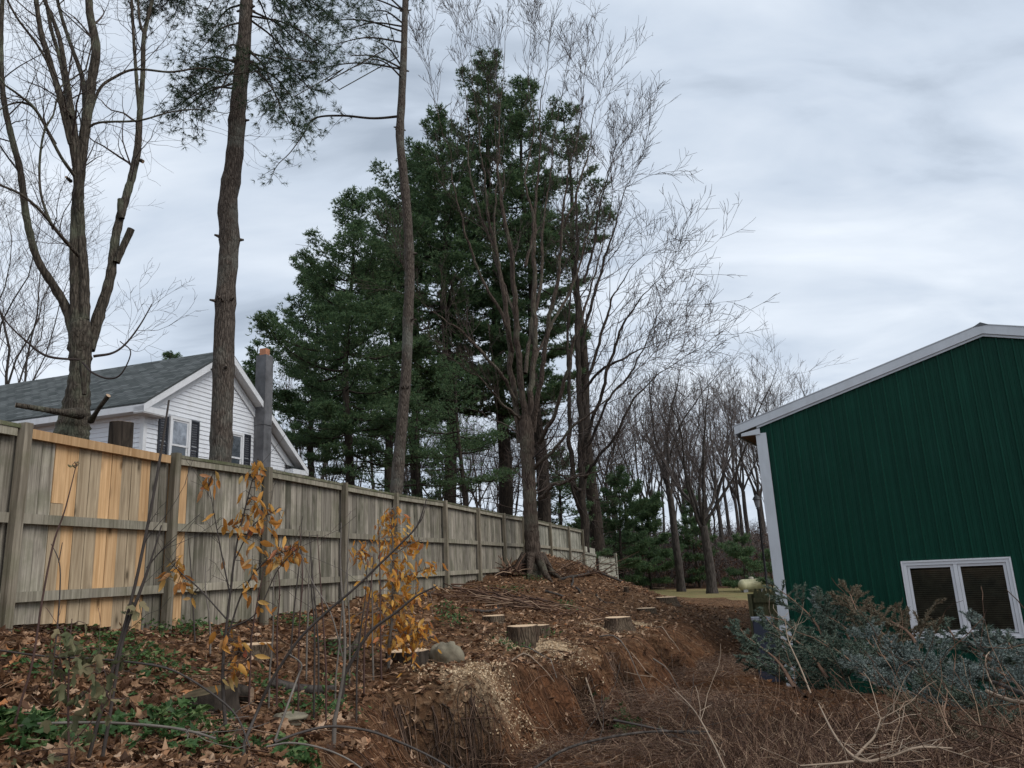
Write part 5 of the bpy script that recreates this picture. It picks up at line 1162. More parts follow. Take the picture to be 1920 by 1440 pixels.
ground_log('reddish broken limb leaning in the leaves by the stump near the rock', (650, 1232), (672, 1196), 7, 9, 'bark_red', .03, name='fallen_limb', cat='branch')

# ------------------------------------------------------------------ leaf litter, twigs, needles (uncountable)
def leaf_cards(n, pos, size, rg, kind='oval'):
    """small folded, curled leaves as real little meshes"""
    if kind == 'oval':
        T = np.array([[0, -1, 0], [-.45, -.25, .14], [0, -.2, 0], [.45, -.25, .14], [-.33, .45, .16], [0, .45, .02], [.33, .45, .16], [0, 1.05, .22]]); F = [[0, 2, 1], [0, 3, 2], [1, 2, 5], [1, 5, 4], [2, 3, 6], [2, 6, 5], [4, 5, 7], [5, 6, 7]]
    else:
        r = [(0, -.75), (.25, -.5), (.75, -.55), (.6, -.15), (1.0, .25), (.5, .3), (.35, .5), (0, 1.05), (-.35, .5), (-.5, .3), (-1.0, .25), (-.6, -.15), (-.75, -.55), (-.25, -.5)]
        T = np.array([[0, 0, 0]] + [[a, b, .22 * abs(a) + .12 * b * b] for a, b in r]); F = [[0, i + 1, (i + 1) % 14 + 1] for i in range(14)]
    F = np.array(F); m = len(T)
    yaw = rg.uniform(0, 2 * pi, n); ti = rg.normal(0, .5, n); tj = rg.normal(0, .5, n); curl = rg.normal(.4, .9, n)
    V = np.repeat(T[None], n, 0).copy(); V[..., 2] *= curl[:, None]; V *= (1 + .2 * rg.standard_normal((n, m, 1))) * (size * rg.uniform(.5, 1.2, n))[:, None, None]; V[..., 2] += .12 * size * rg.standard_normal((n, m))
    c, s = np.cos(ti), np.sin(ti); y = V[..., 1] * c[:, None] - V[..., 2] * s[:, None]; z = V[..., 1] * s[:, None] + V[..., 2] * c[:, None]; V[..., 1], V[..., 2] = y, z
    c, s = np.cos(tj), np.sin(tj); x = V[..., 0] * c[:, None] + V[..., 2] * s[:, None]; z = -V[..., 0] * s[:, None] + V[..., 2] * c[:, None]; V[..., 0], V[..., 2] = x, z
    c, s = np.cos(yaw), np.sin(yaw); x = V[..., 0] * c[:, None] - V[..., 1] * s[:, None]; y = V[..., 0] * s[:, None] + V[..., 1] * c[:, None]; V[..., 0], V[..., 1] = x, y
    V += pos[:, None, :]
    return V.reshape(-1, 3), (np.arange(n)[:, None, None] * m + F[None]).reshape(-1, 3)
def scatter(n, rg, y0, y1, power, edge=.72):
    y = y0 + (y1 - y0) * rg.random(n) ** power; x = (rg.random(n) * 2 - 1) * edge * y - .05 * y
    return x, y
def litter():
    rg = np.random.default_rng(3)
    x, y = scatter(66000, rg, 2.6, 30, 1.3); s = crest_sd(x, y)
    keep = (rg.random(len(x)) < np.where((s > -.1) & (y < 17), .42, 1.0)) & (x < 3.5 + y * .18)
    # hold the sawdust patches and the far side of the fence clear
    for p, r, ry in SAW: keep &= ~(((x - p[0]) ** 2 / (r * r) + (y - p[1]) ** 2 / (ry * ry) < .7) & (rg.random(len(x)) < .75))
    x, y = x[keep], y[keep]; pos = np.stack([x, y, ground(x, y) + rg.uniform(.0, .04, len(x))], -1)
    near = y < 6.8; g = Geo()
    a, f = leaf_cards(int(near.sum()), pos[near], .054, rg, 'maple'); g.add(a, f)
    a, f = leaf_cards(int((~near).sum()), pos[~near], .048, rg, 'oval'); g.add(a, f)
    single('leaf_litter', g, M['litter'], 'brown fallen leaves covering the bank', 'leaf litter', None, 'stuff')
    # twigs
    tb = Tubes(); R = random.Random(4); x, y = scatter(3000, rg, 2.6, 22, 1.2); 
    for a, b in zip(x, y):
        if a > 3.5 + b * .18: continue
        L = R.uniform(.12, .7); an = R.uniform(0, pi); e = np.array([cos(an), sin(an), 0]); c = np.array([a, b, 0]); q = np.array([c - e * L / 2, c + np.array([R.gauss(0, .04), R.gauss(0, .04), 0]), c + e * L / 2]); q[:, 2] = ground(q[:, 0], q[:, 1]) + R.uniform(.01, .05); q[2, 2] += R.uniform(0, .1) * L; tb.add(q, [R.uniform(.002, .006)] * 2 + [.002], 3)
    single('twig_litter', tb.into(Geo()), M['twig_dry'], 'thin broken twigs scattered over the leaves', 'twigs', None, 'stuff')
    # needle duff and root fibres on the bank face
    tb = Tubes(); n = 0
    while n < 9000:
        b = 3.2 + 14 * R.random() ** 1.1; i = None
        cxy = np.array([np.interp(b, CREST[:, 1], CREST[:, 0]), b]); off = R.uniform(-.3, 2.4); a = cxy[0] + off; n += 1
        L = R.uniform(.05, .26); dn = R.random() < .6; an = R.gauss(-.25, .5) if dn else R.uniform(0, 2 * pi); e = np.array([cos(an), sin(an)]) * L
        q = np.array([[a, b, 0], [a + e[0] * .5 + R.gauss(0, .02), b + e[1] * .5 + R.gauss(0, .02), 0], [a + e[0], b + e[1], 0]]); q[:, 2] = ground(q[:, 0], q[:, 1]) + R.uniform(.004, .035); q[1, 2] += R.uniform(0, .02); tb.add(q, [.0022, .002, .0015], 3)
    single('needle_duff', tb.into(Geo()), m_twig('needle_duff_brown', [(0, (.06, .025, .012)), (.5, (.15, .065, .03)), (.9, (.24, .12, .06)), (1, (.32, .2, .12))]), 'reddish pine needles and root fibres on the cut bank', 'pine needles', None, 'stuff')
    # sawdust chips
    P_ = []
    for p, r, ry in CHIPS:
        k = int(1500 * r); a = p[0] + rg.normal(0, r * .8, k); b = p[1] + rg.normal(0, ry * .7, k); P_.append(np.stack([a, b, ground(a, b) + .008], -1))
    P_ = np.vstack(P_); g = Geo(); tufts(g, P_, np.tile([0, 0, .3], (len(P_), 1)), 1, .024, .02, .9, rg); single('sawdust', g, m_leaf('sawdust_chip', [(0, (.42, .28, .16)), (1, (.7, .56, .38))], 0), 'pale sawdust and wood chips spilled by the stumps', 'sawdust', None, 'stuff')
litter()
def weeds():
    rg = np.random.default_rng(8); R = random.Random(8); pp = []; szs = []
    sp = [(250, 1245, .5, 90), (215, 1215, .35, 60), (285, 1265, .4, 70), (330, 1190, .45, 110), (90, 1170, .4, 60), (585, 1345, .32, 80), (75, 1395, .2, 16), (110, 1385, .22, 16), (265, 1400, .35, 26), (330, 1365, .3, 30), (20, 1390, .25, 20), (400, 1410, .3, 40), (640, 1230, .3, 40), (560, 1175, .35, 40), (840, 1150, .25, 30), (960, 1110, .35, 40), (850, 1170, .3, 30), (1065, 1140, .25, 35), (1020, 1195, .2, 30), (960, 1220, .25, 24), (70, 1275, .3, 30), (150, 1240, .3, 30), (1000, 1090, .3, 30), (480, 1290, .25, 24), (640, 1290, .2, 16), (1170, 1370, .3, 20), (560, 1430, .25, 20)]
    for px, py, r, n in sp:
        c = G(px, py); k = int(n * 2.4); a = c[0] + rg.normal(0, r * .5, k); b = c[1] + rg.normal(0, r * .5, k); pp.append(np.stack([a, b, ground(a, b) + rg.uniform(.02, .13, k)], -1)); szs.append(np.full(k, .05 if n < 35 and py > 1350 else .026))
    pp = np.vstack(pp); g = Geo(); sz = np.concatenate(szs)
    a, f = leaf_cards(len(pp), pp, .032, rg, 'oval'); g.add(a, f); big = pp[sz > .04]; a, f = leaf_cards(len(big), big, .05, rg, 'maple'); g.add(a, f)
    single('green_weeds', g, M['weeds'], 'low green weeds growing through the dead leaves', 'weeds', None, 'stuff')
weeds()

# ------------------------------------------------------------------ saplings and stems in front of the fence
def leaf_mesh(kind, mat, name):
    g = Geo()
    if kind == 'beech':
        T = [[0, 0, 0], [-.018, -.025, .004], [0, -.025, -.003], [.018, -.025, .004], [-.021, -.055, .003], [0, -.055, -.006], [.021, -.055, .003], [-.012, -.085, 0], [0, -.085, -.004], [.012, -.085, 0], [0, -.112, .004]]
        F = [[0, 1, 2], [0, 2, 3], [1, 4, 5], [1, 5, 2], [2, 5, 6], [2, 6, 3], [4, 7, 8], [4, 8, 5], [5, 8, 9], [5, 9, 6], [7, 10, 8], [8, 10, 9]]
    else:
        T = [[0, 0, 0], [-.05, -.02, .01], [-.075, -.07, -.01], [-.03, -.06, .012], [-.04, -.12, .02], [0, -.07, -.01], [0, -.15, .015], [.04, -.12, .02], [.03, -.06, .012], [.075, -.07, -.01], [.05, -.02, .01]]
        F = [[0, 1, 3], [1, 2, 3], [0, 3, 5], [3, 4, 5], [4, 6, 5], [5, 6, 7], [5, 7, 8], [0, 5, 8], [0, 8, 10], [8, 9, 10]]
    g.add(T, F, 0, True); return geo_mesh(name, g, mat)
def put_leaf(me, parent, p, R, droop, sc, name='leaf'):
    o = bpy.data.objects.new(name, me); COL.objects.link(o); o.parent = parent; o.location = tuple(np.asarray(p) - WLOC[parent.name])
    o.rotation_euler = (R.gauss(1.05 + droop, .45), R.gauss(0, .5), R.uniform(0, 6.28)); s = sc * R.uniform(.65, 1.2); o.scale = (s * R.uniform(.7, 1.1), s, s * R.uniform(.5, 3.0))
def sapling(name, label, cat, paths, d, mat, leaf=None, spots=(), seed=0, group=None, twigs=None, sc=1.0, droop=-.2):
    R = random.Random(seed); first = pxpath(paths[0], d)[0]; base = drop(first[0]); t = thing(name, label, cat, base, group); tb = Tubes(); polys = []
    for i, l in enumerate(paths):
        pts, rad = pxpath(l, d, 6 * len(l)); 
        if i == 0: pts[0] = base - np.array([0, 0, .05]); 
        tb.add(pts, rad, 6); polys.append((pts, rad))
    if twigs:
        for pts, rad in polys: spawn(tb, pts, rad, twigs[0], twigs[1], R, dict(up=.03, wob=.1, kids=[2], ang=(.5, 1.0), minr=.0018, seg=.12, ratio=(.4, .6)), .35, 1.0, None, .4)
    leaves = []
    for px, py, sp, n in spots:
        c = P(px, py, d)
        for _ in range(int(n * (2.3 if sc > .9 else 1.35))):
            q = c + np.array([R.gauss(0, sp), R.gauss(0, sp), R.gauss(0, sp * .9)]) * d / FPX; leaves.append(q)
            # short twig to the nearest stem
            bd, bp = 9, None
            for pts, rad in polys:
                dd = np.linalg.norm(pts - q, axis=1); i = int(dd.argmin())
                if dd[i] < bd: bd, bp = dd[i], pts[i]
            if bd < .6: tb.add([bp, (bp + q) / 2 + np.array([0, 0, .02 * R.random()]), q], [.003, .0022, .0016], 3)
    part('stem', tb.into(Geo(), 0, .03, seed), mat, t)
    for q in leaves: put_leaf(R.choice(leaf), t, q, R, droop, sc)
    return t
BL = [leaf_mesh('beech', M['beech'], 'beech_leaf')]; BO = [leaf_mesh('beech', M['beech_old'], 'faded_beech_leaf')]; WL = [leaf_mesh('maple', M['wilted'], 'wilted_leaf')]
M['stem_red'] = m_plain('reddish_stem', (.075, .04, .032), .6, .25, 12); M['stem_grey'] = m_plain('grey_stem', (.145, .125, .105), .7, .3, 10); M['stem_dark'] = m_plain('dark_stem', (.05, .04, .034), .7, .3, 10); M['stem_pale'] = m_plain('pale_stem', (.27, .20, .14), .7, .25, 10)
sapling('beech_sapling', 'young tree dense with drooping orange leaves before the middle of the fence', 'sapling', [
    [(728, 1220, 3), (735, 1160, 2.6), (737, 1080, 2.2), (736, 1010, 1.8), (734, 955, 1)], [(735, 1180, 1.6), (700, 1120, 1.2), (678, 1040, .6)], [(736, 1090, 1.6), (775, 1075, 1.2), (812, 1062, .6)], [(736, 1140, 1.6), (780, 1120, 1), (815, 1108, .5)], [(735, 1180, 1.6), (770, 1190, 1), (795, 1200, .5)], [(736, 1040, 1.4), (770, 1020, 1), (792, 1012, .5)]], 8.4, M['stem_grey'], BL,
    [(735, 960, 9, 9), (728, 985, 16, 12), (745, 1010, 20, 16), (770, 1018, 12, 8), (682, 1035, 11, 12), (735, 1045, 24, 22), (762, 1070, 22, 18), (805, 1065, 9, 7), (725, 1095, 26, 22), (770, 1110, 22, 18), (735, 1140, 26, 24), (700, 1160, 18, 14), (775, 1175, 18, 18), (740, 1190, 24, 22), (768, 1205, 18, 20), (785, 1180, 10, 8)], 61, 'young trees with orange leaves', None, .95, .0)
sapling('beech_sapling', 'taller thin young tree with scattered orange-brown leaves in front of the fence at left', 'sapling', [
    [(428, 1405, 4), (420, 1330, 3.4), (418, 1250, 3), (424, 1180, 2.6), (432, 1110, 2.2), (444, 1020, 1.8), (468, 920, 1.3), (484, 862, .8)], [(422, 1210, 1.8), (455, 1110, 1.6), (500, 1050, 1.3), (545, 1030, .7)], [(432, 1120, 1.6), (410, 1010, 1.2), (392, 910, .6)], [(424, 1160, 1.5), (370, 1100, 1.2), (340, 1075, 1), (312, 1045, .6)], [(440, 1050, 1.3), (475, 985, 1.1), (515, 958, .6)], [(424, 1180, 1.4), (480, 1150, 1.2), (520, 1070, 1), (560, 1025, .6)]], 5.6, M['stem_dark'], BO,
    [(482, 870, 10, 9), (478, 895, 12, 9), (392, 905, 11, 8), (478, 940, 10, 8), (470, 965, 16, 14), (500, 960, 14, 8), (440, 985, 14, 9), (490, 1000, 16, 8), (545, 1030, 14, 14), (525, 1045, 14, 10), (460, 1035, 16, 8), (470, 1085, 16, 9), (345, 1085, 12, 7), (318, 1070, 9, 6), (330, 1050, 8, 4), (440, 1200, 18, 10), (455, 1230, 14, 8), (430, 1260, 12, 6), (500, 1130, 8, 4)], 62, 'young trees with orange leaves', (3, (.15, .5)), .88, .0)
sapling('bare_sapling', 'thick grey bare stem leaning up across the fresh fence boards, snapped at the top', 'sapling', [
    [(160, 1445, 4), (185, 1350, 3.6), (208, 1270, 3.4), (232, 1180, 3.3), (255, 1090, 3.2), (280, 970, 3), (300, 860, 2.7), (317, 750, 2)], [(188, 1445, 3.6), (208, 1330, 3.2), (224, 1230, 3), (240, 1170, 2.8), (268, 1095, 3), (285, 1045, 2), (303, 985, 1.2)], [(275, 1065, 1.6), (300, 1035, 1.2), (330, 1010, .8)]], 4.3, M['stem_dark'], WL, [(250, 1145, 8, 4), (230, 1230, 8, 4)], 63, 'bare saplings in front of the fence', (2, (.1, .4)), .45)
sapling('bare_sapling', 'slender dark red stem curving up at the far left', 'sapling', [[(8, 1430, 2.8), (35, 1330, 2.4), (60, 1245, 2.2), (80, 1120, 2), (100, 1020, 1.8), (122, 955, 1.4), (143, 872, .8)]], 4.3, M['stem_red'], WL, [(140, 868, 4, 3)], 64, 'bare saplings in front of the fence', None, .25)
sapling('bare_sapling', 'thin forked stem before the grey boards beside the dark red stem', 'sapling', [[(98, 1260, 1.6), (108, 1170, 1.5), (113, 1090, 1.3), (110, 1050, 1.1), (96, 1020, .7)], [(110, 1055, 1), (117, 1017, .7)]], 5.6, M['stem_dark'], WL, [], 65, 'bare saplings in front of the fence')
sapling('bare_sapling', 'long dark stem slanting up to the right across the orange sapling', 'sapling', [[(455, 1400, 3.1, 5), (480, 1340, 2.9), (510, 1275, 2.7), (560, 1200, 2.5), (610, 1150, 2.4), (665, 1103, 2.2), (720, 1050, 2), (768, 1003, 1.7), (785, 980, 1.6), (800, 935, .8)], [(768, 1003, 1.4), (790, 975, 1), (797, 955, .6)]], 5.2, M['stem_dark'], WL, [], 66, 'bare saplings in front of the fence', (1, (.1, .3)))
sapling('bare_sapling', 'grey-green stem rising from the weeds left of the dark cut bank', 'sapling', [[(625, 1360, 4), (636, 1310, 3), (645, 1250, 2.6), (646, 1180, 2.3), (640, 1100, 2), (638, 1040, 1.6), (640, 980, 1)], [(645, 1240, 1.4), (620, 1150, 1.2), (585, 1090, 1), (565, 1040, .6)]], 5.8, M['stem_grey'], WL, [(520, 1060, 12, 4)], 67, 'bare saplings in front of the fence', None, .5)
sapling('bare_sapling', 'curved pale stem leaning from the stump towards the orange sapling', 'sapling', [[(640, 1275, 3.4, 7), (690, 1190, 2.6, 7), (740, 1150, 2.2, 7), (780, 1118, 1.8, 7), (820, 1098, 1, 7)]], 7, M['stem_dark'], WL, [], 68, 'bare saplings in front of the fence')
RS = random.Random(70)
for i in range(17):
    px = [560, 575, 598, 612, 655, 668, 682, 700, 545, 520, 505, 590, 470, 395, 368, 715, 628][i]; y0 = RS.uniform(1190, 1290); y1 = RS.uniform(955, 1060); ln = RS.uniform(-22, 30); d = RS.uniform(6.2, 8.2)
    sapling('bare_shoot', 'thin leafless upright shoot among its like before the fence', 'shoot', [[(px, y0, 1.8), (px + ln * .3, (y0 * 2 + y1) / 3, 1.5), (px + ln * .55 + RS.uniform(-6, 6), (y0 + y1 * 2) / 3, 1.2), (px + ln, y1, .6)]], d, [M['stem_red'], M['stem_grey'], M['stem_dark']][i % 3], WL, [], 71 + i, 'thin shoots before the fence', (1, (.1, .35)))
sapling('wilted_sapling', 'low sapling hung with limp grey-green leaves at lower left', 'sapling', [[(130, 1440, 2.4), (128, 1330, 2), (130, 1230, 1.6), (135, 1160, .8)], [(130, 1330, 1.2), (175, 1280, 1), (190, 1220, .6)], [(128, 1300, 1.2), (110, 1230, .8)], [(130, 1400, 1.2), (165, 1360, 1), (205, 1310, .6)]], 4.0, M['stem_red'], WL, [(128, 1190, 14, 6), (140, 1225, 16, 8), (115, 1260, 20, 7), (180, 1240, 18, 5), (205, 1320, 18, 6), (150, 1370, 24, 8), (60, 1430, 20, 4), (160, 1290, 20, 4)], 90, None, (2, (.1, .3)), .5, .2)
# bent vines and sticks close to the camera
px_branch('bent_vine', 'long dark vine arching over the leaves at lower left', [(-10, 1218, 2.4, 5.2), (80, 1230, 2.4, 5.1), (200, 1237, 2.4, 5), (300, 1250, 2.4, 4.9), (350, 1270, 2.4, 4.9), (410, 1310, 2.4, 4.8), (445, 1345, 2.2, 4.8), (468, 1400, 2, 4.7)], 5, 6, M['stem_dark'], 'vine', kids=(7, (.1, .35)), seed=1)
px_branch('fallen_branch', 'long pale brown pole lying across the leaves at the bottom left', [(-10, 1372, 2.6, 4.3), (60, 1358, 3, 4.35), (190, 1355, 3.2, 4.4), (300, 1362, 3.2, 4.3), (360, 1372, 3, 4.25), (405, 1385, 2.6, 4.2)], 4.3, 7, M['stem_grey'], kids=(4, (.1, .3)), seed=2)
px_branch('bent_vine', 'smooth grey vine looping over the bottom edge of the cut bank', [(515, 1392, 3, 4.4), (560, 1375, 3, 4.5), (620, 1362, 3.2, 4.6), (690, 1370, 3, 4.7), (750, 1392, 2.8, 4.7), (810, 1420, 2.4, 4.7), (860, 1450, 2, 4.7)], 4.6, 6, M['stem_dark'], 'vine', kids=(6, (.1, .35)), seed=3)
px_branch('bent_vine', 'grey vine curling just below the smooth vine at the bottom', [(500, 1400, 2.6, 4.2), (545, 1393, 2.6, 4.2), (600, 1402, 2.4, 4.2), (650, 1422, 2.2, 4.2), (690, 1450, 2, 4.2)], 4.2, 6, M['stem_grey'], 'vine', seed=4)
px_branch('fallen_branch', 'grey stem leaning up beside the weeds left of the cut bank', [(515, 1390, 2.6, 5), (540, 1320, 2.6, 5.1), (558, 1270, 2.4, 5.2), (565, 1245, 2, 5.2), (540, 1225, 1.4, 5.2)], 5, 6, M['stem_grey'], seed=5)
px_branch('fallen_branch', 'long curved branch in front of the ditch at bottom centre', [(1000, 1442, 3, 5.0), (1060, 1405, 3, 5.4), (1130, 1385, 2.8, 5.7), (1220, 1372, 2.6, 6), (1330, 1372, 2, 6.3)], 5.5, 6, M['bark_far'], kids=(8, (.2, .6)), seed=6)
px_branch('fallen_branch', 'brown limb lying in the ditch right of the cut bank', [(1150, 1350, 3, 8), (1200, 1360, 3, 7.9), (1260, 1372, 2.6, 7.8), (1320, 1376, 2, 7.7)], 7.8, 6, M['stem_dark'], kids=(5, (.2, .6)), seed=7)
for i, (a, b, c) in enumerate([((980, 1218), (1045, 1290), 'sagging on the bank below the wide stump'), ((1100, 1300), (1180, 1395), 'curving down into the ditch'), ((1125, 1200), (1230, 1330), 'below the large flared stump'), ((1232, 1182), (1275, 1225), 'beside the dark hollow'), ((1225, 1240), (1300, 1320), 'running down towards the brush'), ((960, 1245), (1040, 1290), 'across the reddish bank')]):
    A, B = G(*a), G(*b); n = 8; pts = np.array([A + (B - A) * k / (n - 1) for k in range(n)]); pts[:, 2] = ground(pts[:, 0], pts[:, 1]) + .03 + .10 * np.sin(np.linspace(0, pi, n)); tb = Tubes(); tb.add(pts, np.linspace(.011, .004, n), 5)
    single('fallen_branch', tb.into(Geo()), M['stem_pale' if i % 2 else 'stem_grey'], 'thin bent stick ' + c, 'branch', None, org=A)
# hanging roots at the undercut
def roots():
    R = random.Random(12); tb = Tubes()
    for c, (r, dp) in zip(PITS, PITR):
        for _ in range(34):
            an = R.uniform(0, 6.28); a = np.array([c[0] + cos(an) * r * 1.1, c[1] + sin(an) * r * 1.1]); b = np.array([c[0] + R.gauss(0, r * .5), c[1] + R.gauss(0, r * .5)]); A = drop([a[0], a[1], 0], .02); B = drop([b[0], b[1], 0], .03); n = 8; q = np.array([A + (B - A) * k / (n - 1) for k in range(n)]); q[1:] += np.cumsum(np.array([[R.gauss(0, .03), R.gauss(0, .03), R.gauss(0, .02)] for _k in range(n - 1)]), 0); q[:, 2] = np.maximum(q[:, 2], ground(q[:, 0], q[:, 1]) + .015); q[:, 2] = np.minimum(q[:, 2], ground(q[:, 0], q[:, 1]) + .07)
            tb.add(q, np.linspace(R.uniform(.003, .008), .002, n), 4)
    single('bank_roots', tb.into(Geo()), m_twig('root_brown', [(0, (.035, .022, .015)), (.6, (.085, .05, .033)), (1, (.17, .11, .075))]), 'tangle of exposed roots hanging over the hollows of the bank', 'roots', None, 'stuff')
roots()
def upturned_root():
    R = random.Random(14); b = drop(P(955, 1050, 20)); tb = Tubes()
    for _ in range(46):
        an = R.uniform(0, 6.28); L = R.uniform(.25, .8); d = nrm(np.array([cos(an), sin(an) * .6, R.uniform(-.1, 1.2)])); m = b + d * L * .5 + np.array([0, 0, .08]); tb.add(smooth_poly([b + np.array([R.gauss(0, .15), R.gauss(0, .1), .05]), m, b + d * L + np.array([R.gauss(0, .1), 0, R.gauss(0, .1)])], 5), np.linspace(R.uniform(.012, .05), .005, 5), 5)
    single('upturned_roots', tb.into(Geo()), M['twig_dry'], 'ragged clump of torn roots against the base of the big bare tree', 'roots', org=b)
    # pile of cut branches before the mound
    tb = Tubes(); c = G(965, 1145)
    for _ in range(120):
        a = c + np.array([R.gauss(0, .55), R.gauss(0, .35), 0]); an = R.gauss(.3, .5); L = R.uniform(.3, 1.1); e = np.array([cos(an), sin(an) * .6, 0]); A = drop(a - e * L / 2, R.uniform(.02, .25)); B = drop(a + e * L / 2, R.uniform(.02, .2)); tb.add([A, (A + B) / 2 + np.array([0, 0, R.gauss(.02, .04)]), B], [.018 * R.random() + .005, .01, .004], 4)
    single('branch_pile', tb.into(Geo()), M['twig_dry'], 'heap of cut branches on the slope behind the low pale stump', 'branch pile', org=c, kind='stuff')
    tb = Tubes()
    for _ in range(90):
        a = G(R.uniform(1040, 1150), R.uniform(1062, 1085)); an = R.uniform(0, 6.28); L = R.uniform(.4, 1.5); e = np.array([cos(an), sin(an) * .5, R.uniform(0, .5)]); tb.add([a, a + e * L * .5 + np.array([0, 0, .05]), a + e * L], [.014, .009, .004], 3)
    single('mound_brush', tb.into(Geo()), M['twig_dry'], 'thin brush strewn over the top of the mound by the far fence', 'brush', kind='stuff')
upturned_root()

# ------------------------------------------------------------------ brush pile and spruce boughs by the barn
def pile_h(x, y):
    """top of the heap above the ditch"""
    f = np.clip((x - (.55 + .16 * y)) / 1.1, 0, 1) * np.clip((14.2 - y) / 1.5, 0, 1)
    cap = np.where(x > 1.9, np.clip(1.62 - .2 * y, .02, 1) + .3, 1.2)
    return f * np.minimum(cap, .72 + .25 * vnoise(x, y, .9, 41) + .2 * vnoise(x, y, 2.2, 42))
def brush():
    R = random.Random(21); tb = Tubes(); n = 0
    while n < 2200:
        y = 2.9 + 11.0 * R.random() ** 1.5; x = .35 + .15 * y + R.random() ** .95 * (1.3 + .55 * y); n += 1
        h = float(pile_h(np.array([x]), np.array([y]))[0]); b = drop([x, y, 0], h * R.uniform(.1, 1.0)); an = R.gauss(2.6, 1.3); L = R.uniform(.18, .6) if R.random() < .75 else R.uniform(.6, 1.1); d = nrm(np.array([cos(an), sin(an), R.gauss(.12 if y < 7 else .02, .34 if L < .6 else .2)]))
        o = dict(up=R.choice((.0, .06, -.08)), wob=.24, kids=[2, 1], ang=(.4, 1.1), minr=.0022, seg=.13, ratio=(.4, .75)); grow(tb, b, d, L, R.choice((.003, .004, .005, .007)), 0, R, o)
    single('brush_pile', tb.into(Geo()), M['twig_dry'], 'large tangle of dry reddish brushwood heaped in front of the green building', 'brush pile', None, 'stuff')
brush()
def brush_clumps():
    """tangled armfuls of thin curved brush, shared mesh data, laid over the heap"""
    ms = []
    for sd in range(3):
        R = random.Random(400 + sd); tb = Tubes()
        for _ in range(620):
            a = R.uniform(0, 6.28); rr = .85 * R.random() ** .6; h = .5 * R.random() ** .8 * (1 - .5 * rr); an = R.uniform(0, 6.28); L = R.uniform(.15, .55)
            o = dict(up=R.choice((.0, .08, -.1, .15)), wob=.30, kids=[2, 1] if R.random() < .5 else [2], ang=(.4, 1.1), minr=.0022, seg=.085, ratio=(.4, .75)); grow(tb, (rr * cos(a), rr * sin(a), h), nrm(np.array([cos(an), sin(an), R.gauss(.1, .4)])), L, R.choice((.0025, .003, .004, .006)), 0, R, o)
        ms.append(geo_mesh('brush_clump', tb.into(Geo()), M['twig_dry']))
    R = random.Random(5); k = 0
    for px, py in [(1120, 1330), (1180, 1400), (1240, 1330), (1080, 1420), (1290, 1270), (1320, 1330), (1330, 1250)]:
        c = G(px, py); o = bpy.data.objects.new('brush_heap', ms[k % 3]); COL.objects.link(o); o.location = (c[0], c[1], c[2] + .01); o.rotation_euler = (0, 0, R.uniform(0, 6.28)); s_ = R.uniform(.9, 1.4); o.scale = (s_, s_, .22)
        tag(o, 'thin dry twigs strewn in the ditch below the cut bank', 'brush pile', 'brushwood in the ditch', 'stuff'); k += 1
    k = 0
    for _ in range(400):
        y = 3.0 + 7.6 * R.random() ** 1.1; x = .55 + .17 * y + R.random() * (1.0 + .52 * y)
        if k >= 40: break
        cap = 1.6 - .2 * y if x > .5 + .24 * y else 1.6 - .155 * y
        g_ = gz(x, y); room = cap - g_ - (9 if y < 3.9 and x > 1.1 else 0)
        if room < .12: continue
        o = bpy.data.objects.new('brush_heap', ms[k % 3]); COL.objects.link(o); s_ = R.uniform(.8, 1.25); z = g_ + min(.22, room * .3) * R.random(); o.location = (x, y, z); o.rotation_euler = (R.gauss(0, .12), R.gauss(0, .12), R.uniform(0, 6.28)); o.scale = (s_, s_, min(1.1, max(.2, (cap - z) / .95)))
        tag(o, 'tangled dry brushwood lying in the heap before the green building', 'brush pile', 'brushwood heap', 'stuff'); k += 1
brush_clumps()
for lab, L, kd in [('forked bleached branch lying at the front of the brush pile', [(1535, 1320, 1.6, 4.2), (1560, 1370, 2.6, 3.95), (1585, 1405, 3.6, 3.85), (1620, 1428, 4, 3.8), (1670, 1418, 3.6, 3.8), (1720, 1402, 3, 3.8), (1785, 1403, 2, 3.85)], (9, (.12, .35))), ('pale forked twig spreading up beside the bleached branch', [(1600, 1425, 3.4, 3.85), (1622, 1400, 3, 3.88), (1640, 1380, 2.4, 3.9), (1652, 1345, 1.4, 3.95)], (8, (.1, .3))), ('bleached crooked twig along the bottom edge of the brush', [(1600, 1428, 3, 3.7), (1560, 1432, 2.4, 3.7), (1500, 1436, 1.8, 3.7)], (5, (.1, .25))), ('pale bent branch standing out of the brush before the dry spruce', [(1520, 1300, 2, 6), (1500, 1250, 1.8, 6.2), (1478, 1200, 1.4, 6.4), (1472, 1160, .8, 6.5)], (5, (.15, .4))), ('stout grey bough base sticking out of the spruce at the right edge', [(1925, 1305, 6, 5.6), (1880, 1285, 5, 5.9), (1860, 1278, 4, 6.1)], None), ('second bough base just below, with a broken pale end', [(1925, 1318, 4.5, 5.4), (1890, 1312, 4.5, 5.6), (1850, 1296, 4, 5.9)], None), ('thin upright twig curling over the spruce near the window', [(1870, 1300, 2, 6), (1852, 1265, 1.8, 6.1), (1848, 1235, 1.4, 6.1), (1855, 1222, .8, 6.2)], None), ('thin arching branch across the left part of the brush', [(1360, 1442, 2, 3.9), (1330, 1380, 1.8, 4.3), (1300, 1330, 1.5, 4.7), (1262, 1290, 1, 5.0)], (5, (.15, .5)))]:
    px_branch('brush_branch', lab, L, 5, 7, M['stem_pale'] if 'grey' not in lab else M['bark_far'], kids=kd, seed=len(lab))
